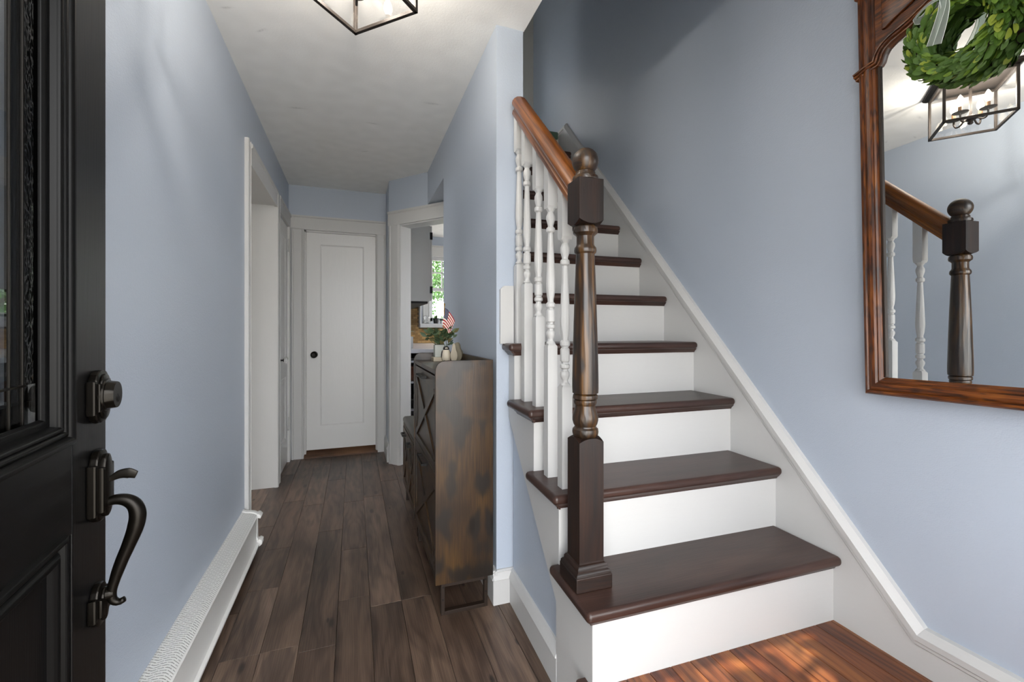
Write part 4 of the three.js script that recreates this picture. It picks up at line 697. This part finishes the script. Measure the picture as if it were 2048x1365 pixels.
// ---------------------------------------------------------------- ceiling lantern
{
  const cx = 0.0085, cz = -1.405, yb = 2.10, s = 0.257, A = Math.atan2(0.725, 0.688), l = thing('ceiling_lantern', 'square bronze ceiling lantern with glass sides and four candle bulbs', 'ceiling light', [cx, CY, cz], Math.PI / 4 + 0.02); local(l);
  const h = s / 2, t = 0.0055, yt = CY - 0.022, y = (v) => v - CY;
  mesh('ceiling_plate', [box(-h - 0.02, h + 0.02, y(CY - 0.006), y(CY), -h - 0.02, h + 0.02, 0.001), rectRing(-h - 0.018, h + 0.018, -h - 0.018, h + 0.018, [[0, y(CY - 0.006)], [0.0, y(CY - 0.010)], [0.012, y(CY - 0.02)], [0.018, y(CY - 0.022)]], (u, v, q) => [u, q, v], 'x')], M.lampMetal, l);
  const bar = (ax, bx, az, bz, y0, y1) => box(ax, bx, y0, y1, az, bz, 0.001);
  for (const [y0, y1, n] of [[y(yb), y(yb + 0.011), 'bottom_rail'], [y(yt - 0.011), y(yt), 'top_rail']]) { mesh(n, bar(-h, h, -h, -h + 2 * t, y0, y1), M.lampMetal, l); mesh(n, bar(-h, h, h - 2 * t, h, y0, y1), M.lampMetal, l); mesh(n, bar(-h, -h + 2 * t, -h + 2 * t, h - 2 * t, y0, y1), M.lampMetal, l); mesh(n, bar(h - 2 * t, h, -h + 2 * t, h - 2 * t, y0, y1), M.lampMetal, l); }
  for (const [a, b] of [[-1, -1], [1, -1], [1, 1], [-1, 1]]) mesh('corner_post', box(a * h, a * (h - 2 * t), y(yb), y(yt), b * h, b * (h - 2 * t), 0.001), M.lampMetal, l);
  for (let i = 0; i < 4; i++) mesh('glass_panel', rotY(box(-h + 2 * t, h - 2 * t, y(yb + 0.011), y(yt - 0.011), h - t - 0.001, h - t + 0.001), i * Math.PI / 2), M.glass, l);
  mesh('centre_stem', lathe([[0.006, y(CY - 0.02)], [0.006, y(yb + 0.06)], [0.012, y(yb + 0.055)], [0.02, y(yb + 0.05)], [0.027, y(yb + 0.045)], [0.028, y(yb + 0.04)], [0.022, y(yb + 0.034)], [0.012, y(yb + 0.03)], [0.009, y(yb + 0.024)], [0.011, y(yb + 0.018)], [0.007, y(yb + 0.012)], [0, y(yb + 0.01)]], 0, 0, 0, 28), M.lampMetal, l);
  for (let i = 0; i < 4; i++) {
    const a = Math.PI / 4 + i * Math.PI / 2, c = Math.cos(a), q = Math.sin(a), r = 0.068, P = (d, yy) => [c * d, y(yb + yy), q * d];
    const arm = mesh('arm', tubeR([P(0.012, 0.042), P(0.028, 0.036), P(0.042, 0.022), P(0.058, 0.02), P(0.067, 0.034), P(r, 0.056)], [0.004, 0.004], 8, 24), M.lampMetal, l);
    mesh('drip_pan', move(lathe([[0.004, 0], [0.02, 0.001], [0.03, 0.005], [0.031, 0.0065], [0.018, 0.004], [0.004, 0.004]], 0, 0, 0, 24), c * r, y(yb + 0.056), q * r), M.lampMetal, arm);
    mesh('candle_sleeve', move(lathe([[0.0085, 0], [0.0085, 0.03], [0.006, 0.03]], 0, 0, 0, 16), c * r, y(yb + 0.06), q * r), M.candle, arm);
    mesh('bulb', move(lathe([[0.006, 0], [0.0085, 0.006], [0.0135, 0.018], [0.0142, 0.027], [0.012, 0.038], [0.007, 0.049], [0.003, 0.056], [0, 0.059]], 0, 0, 0, 20), c * r, y(yb + 0.09), q * r), M.bulb, arm);
    const pl = new THREE.PointLight(new THREE.Color(1, 0.92, 0.82), LAMP_CD); pl.position.set(c * r, y(yb + 0.117), q * r); pl.castShadow = true; pl.shadow.radius = 0.6; l.add(pl);
  }
}

// ---------------------------------------------------------------- mirror and wreath (local: x towards the room is negative, y up, z along the wall; origin at the lower left corner)
const MR = { pos: [1.418, 0.915, -0.893], yaw: -PHI - 0.02, roll: -0.0192 };
function onMirror(name, label, category) { const o = thing(name, label, category, s2w(MR.pos), 0); o.rotation.order = 'YXZ'; o.rotation.set(MR.roll, MR.yaw, 0); return local(o); }
{
  const m = onMirror('wall_mirror', 'tall arched mirror in a carved orange brown wooden frame', 'mirror'), Wd = 0.46, H = 0.939, T = 1.2, f = 0.05;
  const X = -0.030;                                       // glass plane
  const at = (x) => (u, v, h) => [x - h, v, u];
  // arch line of the opening from shoulder to centre and back
  const arch = []; const half = [[0.05, H - 0.0], [0.054, H + 0.004], [0.06, H + 0.022], [0.07, H + 0.036], [0.09, H + 0.047], [0.13, H + 0.058], [0.17, H + 0.075], [0.2, H + 0.088], [0.23, H + 0.093]];
  for (const p of half) arch.push(p); for (const [u, v] of half.slice(0, -1).reverse()) arch.push([Wd - u, v]);
  mesh('mirror_glass', prism([[0.03, 0.03], [Wd - 0.03, 0.03], [Wd - 0.03, T - 0.05], [0.03, T - 0.05]], [X, 0, 0], [0, 0, 1], [0, 1, 0], [0.004, 0, 0]), M.mirror, m);
  mesh('backing', prism([[0.01, 0.01], [Wd - 0.01, 0.01], [Wd - 0.01, T - 0.02], [0.01, T - 0.02]], [X + 0.005, 0, 0], [0, 0, 1], [0, 1, 0], [0.02, 0, 0]), M.subfloor, m);
  const prof = [[0, -0.02], [0, 0.008], [0.004, 0.013], [0.011, 0.015], [0.014, 0.011], [0.017, 0.013], [0.024, 0.016], [0.032, 0.0155], [0.036, 0.011], [0.04, 0.012], [0.044, 0.009], [0.05, 0.0005]];
  // side and bottom mouldings, mitred at the lower corners
  const strip = (pts) => { const pos = []; for (let i = 0; i + 1 < prof.length; i++) { const [d0, h0] = prof[i], [d1, h1] = prof[i + 1]; for (let k = 0; k + 1 < pts.length; k++) { const q = (P, d, h) => [X - h, P[1] + P[3] * d, P[0] + P[2] * d]; const a = q(pts[k], d0, h0), b = q(pts[k + 1], d0, h0), c = q(pts[k + 1], d1, h1), e = q(pts[k], d1, h1); pos.push(...a, ...b, ...c, ...a, ...c, ...e); } } const g = new THREE.BufferGeometry().setAttribute('position', new THREE.Float32BufferAttribute(pos, 3)); g.computeVertexNormals(); return g; };
  mesh('side_rail', uvm(strip([[0, T, 1, 0], [0, 0, 1, 1]]), 'y'), M.frame, m); mesh('side_rail', uvm(strip([[Wd, 0, -1, 1], [Wd, T, -1, 0]]), 'y', [0.3, 0.2]), M.frame, m);
  mesh('bottom_rail', uvm(strip([[0, 0, 1, 1], [Wd, 0, -1, 1]]), 'z'), M.frame, m);
  // pediment panel above the arch
  const ped = new THREE.Shape(); ped.moveTo(0.045, T - 0.02); ped.lineTo(0.045, arch[0][1]); for (const [u, v] of arch) ped.lineTo(u, v); ped.lineTo(Wd - 0.045, arch[0][1]); ped.lineTo(Wd - 0.045, T - 0.02);
  mesh('pediment', prism(ped, [X - 0.007, 0, 0], [0, 0, 1], [0, 1, 0], [0.007, 0, 0], { grain: 'z' }), M.frame, m);
  const inner = arch.filter((_, i) => i > 1 && i < arch.length - 2).map(([u, v]) => [u, v]);
  const pan = new THREE.Shape(); pan.moveTo(0.066, T - 0.05); pan.lineTo(0.066, H + 0.088); for (const [u, v] of [[0.075, H + 0.088], [0.1, H + 0.1], [0.15, H + 0.118], [0.2, H + 0.14], [0.23, H + 0.145], [0.26, H + 0.14], [0.31, H + 0.118], [0.36, H + 0.1], [0.385, H + 0.088], [0.394, H + 0.088]]) pan.lineTo(u, v); pan.lineTo(0.394, T - 0.05);
  mesh('raised_panel', prism(pan, [X - 0.015, 0, 0], [0, 0, 1], [0, 1, 0], [0.009, 0, 0], { grain: 'z', bevel: 0.004 }), M.frame, m);
  mesh('top_rail', [box(X - 0.02, X + 0.02, T - 0.045, T, -0.004, Wd + 0.004, 0.006, 'z')], M.frame, m);
  // the moulding that follows the arch, running out over both side rails as a shoulder
  const line = [[-0.008, H - 0.012], [0.02, H - 0.004], ...arch, [Wd - 0.02, H - 0.004], [Wd + 0.008, H - 0.012]], cr = new THREE.CatmullRomCurve3(line.map(([u, v]) => V3(u, v, 0)), false, 'catmullrom', 0.2);
  const cp = [[-0.008, 0.0], [-0.008, 0.010], [-0.0065, 0.013], [-0.003, 0.013], [-0.002, 0.010], [0.0, 0.012], [0.001, 0.017], [0.004, 0.019], [0.007, 0.017], [0.008, 0.013], [0.0095, 0.013], [0.0105, 0.017], [0.0135, 0.018], [0.016, 0.016], [0.0175, 0.008], [0.0175, 0]];
  const pos = [], n = 90, ring = []; for (let i = 0; i <= n; i++) { const p = cr.getPointAt(i / n), t = cr.getTangentAt(i / n); ring.push(cp.map(([a, h]) => [X - h, p.y + t.x * a, p.x - t.y * a])); }
  for (let i = 0; i < n; i++) for (let k = 0; k + 1 < cp.length; k++) { const a = ring[i][k], b = ring[i][k + 1], c = ring[i + 1][k + 1], d = ring[i + 1][k]; pos.push(...a, ...b, ...c, ...a, ...c, ...d); }
  for (const [r, s] of [[ring[0], 1], [ring[n], -1]]) for (let k = 1; k + 1 < cp.length; k++) pos.push(...r[0], ...(s > 0 ? r[k + 1] : r[k]), ...(s > 0 ? r[k] : r[k + 1]));
  let g = new THREE.BufferGeometry().setAttribute('position', new THREE.Float32BufferAttribute(pos, 3)); g.computeVertexNormals(); g = toCreasedNormals(g, 0.6);
  mesh('arch_moulding', uvm(g, 'z'), M.frame, m);
  // dark bevelled inner edge between frame and glass
  mesh('inner_bead', [box(X - 0.006, X + 0.001, 0.05, H, 0.048, 0.055, 0.002), box(X - 0.006, X + 0.001, 0.05, H, Wd - 0.055, Wd - 0.048, 0.002)], M.brownMetal, m);
}
{
  const w = onMirror('leaf_wreath', 'round green boxwood leaf wreath hanging on the mirror', 'wreath'), cy = 0.898, cz = 0.250, R = 0.081, r0 = 0.0235, X = -0.066;
  const core = new THREE.TorusGeometry(R, 0.009, 10, 48); core.rotateY(Math.PI / 2); core.translate(X, cy, cz); mesh('twig_ring', uvm(plain(core), 'y'), M.bark, w);
  const lg = [leafGeo(0.021, 0.0125, 0.2, 0.3, true), leafGeo(0.018, 0.0115, 0.3, 0.25, true), leafGeo(0.023, 0.0125, 0.12, 0.35, true)], mats = [M.leafA, M.leafA, M.leafB, M.leafB, M.leafC, M.leafD];
  const place = (i, N, deep) => {
    const a = i * 2.39996 + rr(-0.2, 0.2), b = deep ? rr(0, 6.283) : rr(-1.3, 2.1), rad = r0 * (deep ? rr(0.68, 1.0) : rr(0.85, 1.08)), rr2 = R + Math.sin(b) * rad;
    const rx = -Math.cos(b), out = Math.sin(b), er = [0, Math.cos(a), Math.sin(a)], et = [0, -Math.sin(a), Math.cos(a)], k = 0.9, sp = rr(-0.35, 0.35);
    const dir = [rx * 0.55 + rr(-0.15, 0.15), er[1] * (out * 0.55 + 0.1) + et[1] * k + er[1] * sp, er[2] * (out * 0.55 + 0.1) + et[2] * k + er[2] * sp];
    return [[X + rx * rad, cy + er[1] * rr2, cz + er[2] * rr2], dir, rr(-0.5, 0.5), rr(0.85, 1.2), [rx, er[1] * out, er[2] * out]];
  };
  for (let i = 0; i < 290; i++) { const [p, d, ro, s, o] = place(i, 290, false); leafAt(w, lg[i % 3], mats[Math.floor(rnd() * 6)], p, d, ro, s, 'leaf', o); }
  const deep = []; for (let i = 0; i < 1000; i++) { const [p, d, ro, s, o] = place(i, 1000, true); const m4 = new THREE.Matrix4().compose(V3(...p), leafQuat(d, o, ro), V3(s, s, s)); deep.push(plain(lg[i % 3].clone()).applyMatrix4(m4)); }
  mesh('inner_leaves', deep, M.leafB, w).userData.kind = 'stuff';
  // organza bow
  const band = (pts, wid, twist = 0) => { const c = new THREE.CatmullRomCurve3(pts.map((p) => V3(...p))), P = [], I = [], n = 26; for (let i = 0; i <= n; i++) { const p = c.getPointAt(i / n), t = c.getTangentAt(i / n), sd = new THREE.Vector3().crossVectors(t, V3(-1, 0, 0)).normalize().applyAxisAngle(t, twist); for (const s of [-1, -0.84, 0.84, 1]) P.push(...p.clone().addScaledVector(sd, s * wid / 2).toArray()); } return { P, n }; };
  const strips = (B, ks) => { const I = []; for (let i = 0; i < B.n; i++) for (const k of ks) { const a = i * 4 + k; I.push(a, a + 1, a + 4, a + 1, a + 5, a + 4); } const g = new THREE.BufferGeometry().setAttribute('position', new THREE.Float32BufferAttribute(B.P, 3)).setIndex(I); g.setAttribute('uv', new THREE.Float32BufferAttribute(new Float32Array(B.P.length / 3 * 2), 2)); g.computeVertexNormals(); return plain(g); };
  const bx = X - 0.032, by = cy + 0.086, bz = cz - 0.014, bands = [
    band([[bx, by, bz], [bx - 0.008, by - 0.005, bz - 0.028], [bx - 0.002, by - 0.02, bz - 0.058], [bx + 0.006, by - 0.024, bz - 0.048], [bx, by - 0.006, bz - 0.012]], 0.018, 0.6),
    band([[bx, by, bz], [bx - 0.01, by + 0.012, bz + 0.03], [bx - 0.004, by + 0.02, bz + 0.062], [bx + 0.006, by + 0.008, bz + 0.05], [bx, by + 0.002, bz + 0.012]], 0.018, 0.6),
    band([[bx, by, bz], [bx - 0.004, by - 0.032, bz - 0.002], [bx - 0.002, by - 0.065, bz - 0.014], [bx + 0.004, by - 0.102, bz - 0.032]], 0.017, 0.15),
    band([[bx, by - 0.002, bz], [bx - 0.002, by - 0.03, bz + 0.004], [bx + 0.002, by - 0.066, bz - 0.004], [bx + 0.006, by - 0.106, bz - 0.018]], 0.017, -0.2),
  ];
  const rb = mesh('ribbon', bands.map((b) => strips(b, [1])), M.ribbon, w); rb.userData.label = 'sheer white ribbon bow';
  mesh('ribbon_edge', bands.map((b) => strips(b, [0, 2])), M.ribbonEdge, rb);
  mesh('knot', plain(new THREE.SphereGeometry(0.0095, 14, 10).scale(0.8, 0.9, 1)).translate(bx - 0.003, by, bz), M.ribbonEdge, rb);
}

// ---------------------------------------------------------------- outside
function tree(name, label, pos, trunk, blobs, n, size, mat = M.outLeaf) {
  const t = thing(name, label, 'tree', pos); local(t);
  mesh('trunk', trunk.map(([pts, r]) => tubeR(pts, r, 9, 24)), M.bark, t);
  const g = leafGeo(size, size * 0.6, 0.2), im = new THREE.InstancedMesh(g, mat, n), m = new THREE.Matrix4(), q = new THREE.Quaternion();
  for (let i = 0; i < n; i++) { const b = blobs[Math.floor(rnd() * blobs.length)], d = V3(rr(-1, 1), rr(-1, 1), rr(-1, 1)); if (d.length() > 1) d.normalize(); q.setFromEuler(new THREE.Euler(rr(0, 6.3), rr(0, 6.3), rr(0, 6.3))); const s = rr(0.7, 1.3); im.setMatrixAt(i, m.compose(V3(b[0] + d.x * b[3], b[1] + d.y * b[3] * 0.8, b[2] + d.z * b[3]), q, V3(s, s, s))); }
  im.name = 'foliage'; im.userData.kind = 'stuff'; im.castShadow = im.receiveShadow = true; t.add(im);
  return t;
}
{
  const bl = []; for (let i = 0; i < 90; i++) bl.push([rr(-3, 2.6), rr(0.4, 4.6), rr(-1.2, 1.2), rr(0.25, 0.6)]);
  tree('garden_tree', 'green leafy tree outside the kitchen window', [3.1, -0.2, -10.5], [[[[0, 0, 0], [0.1, 1.2, 0], [-0.3, 2.6, 0], [-1.2, 4.2, 0.1]], [0.16, 0.12, 0.1, 0.04]], [[[0, 1.0, 0], [-0.8, 1.9, 0.2], [-1.9, 3.4, 0]], [0.07, 0.045, 0.015]]], bl, 34000, 0.075);
  const b2 = []; for (let i = 0; i < 44; i++) b2.push([rr(-0.7, 0.7), rr(-0.3, 0.35), rr(-0.12, 0.2), rr(0.04, 0.1)]);
  // porch tree: its branch hangs in the sun above the entrance
  tree('porch_tree', 'tree branch shading the entrance from the sun', [0.0, -0.2, 0.42], [[[[-2.6, 0, 2.2], [-2.5, 1.4, 1.8], [-1.3, 2.3, 0.6], [-0.2, 2.62, 0.1], [0.8, 2.85, 0]], [0.18, 0.15, 0.08, 0.02, 0.008]], [[[-1.3, 2.3, 0.6], [-0.6, 2.45, 0.2], [0.1, 2.5, 0.1]], [0.04, 0.02, 0.006]]], b2.map(([x, y, z, r]) => [x, y + 2.62, z, r]), 330, 0.068);
}
renderer.render(scene, camera);
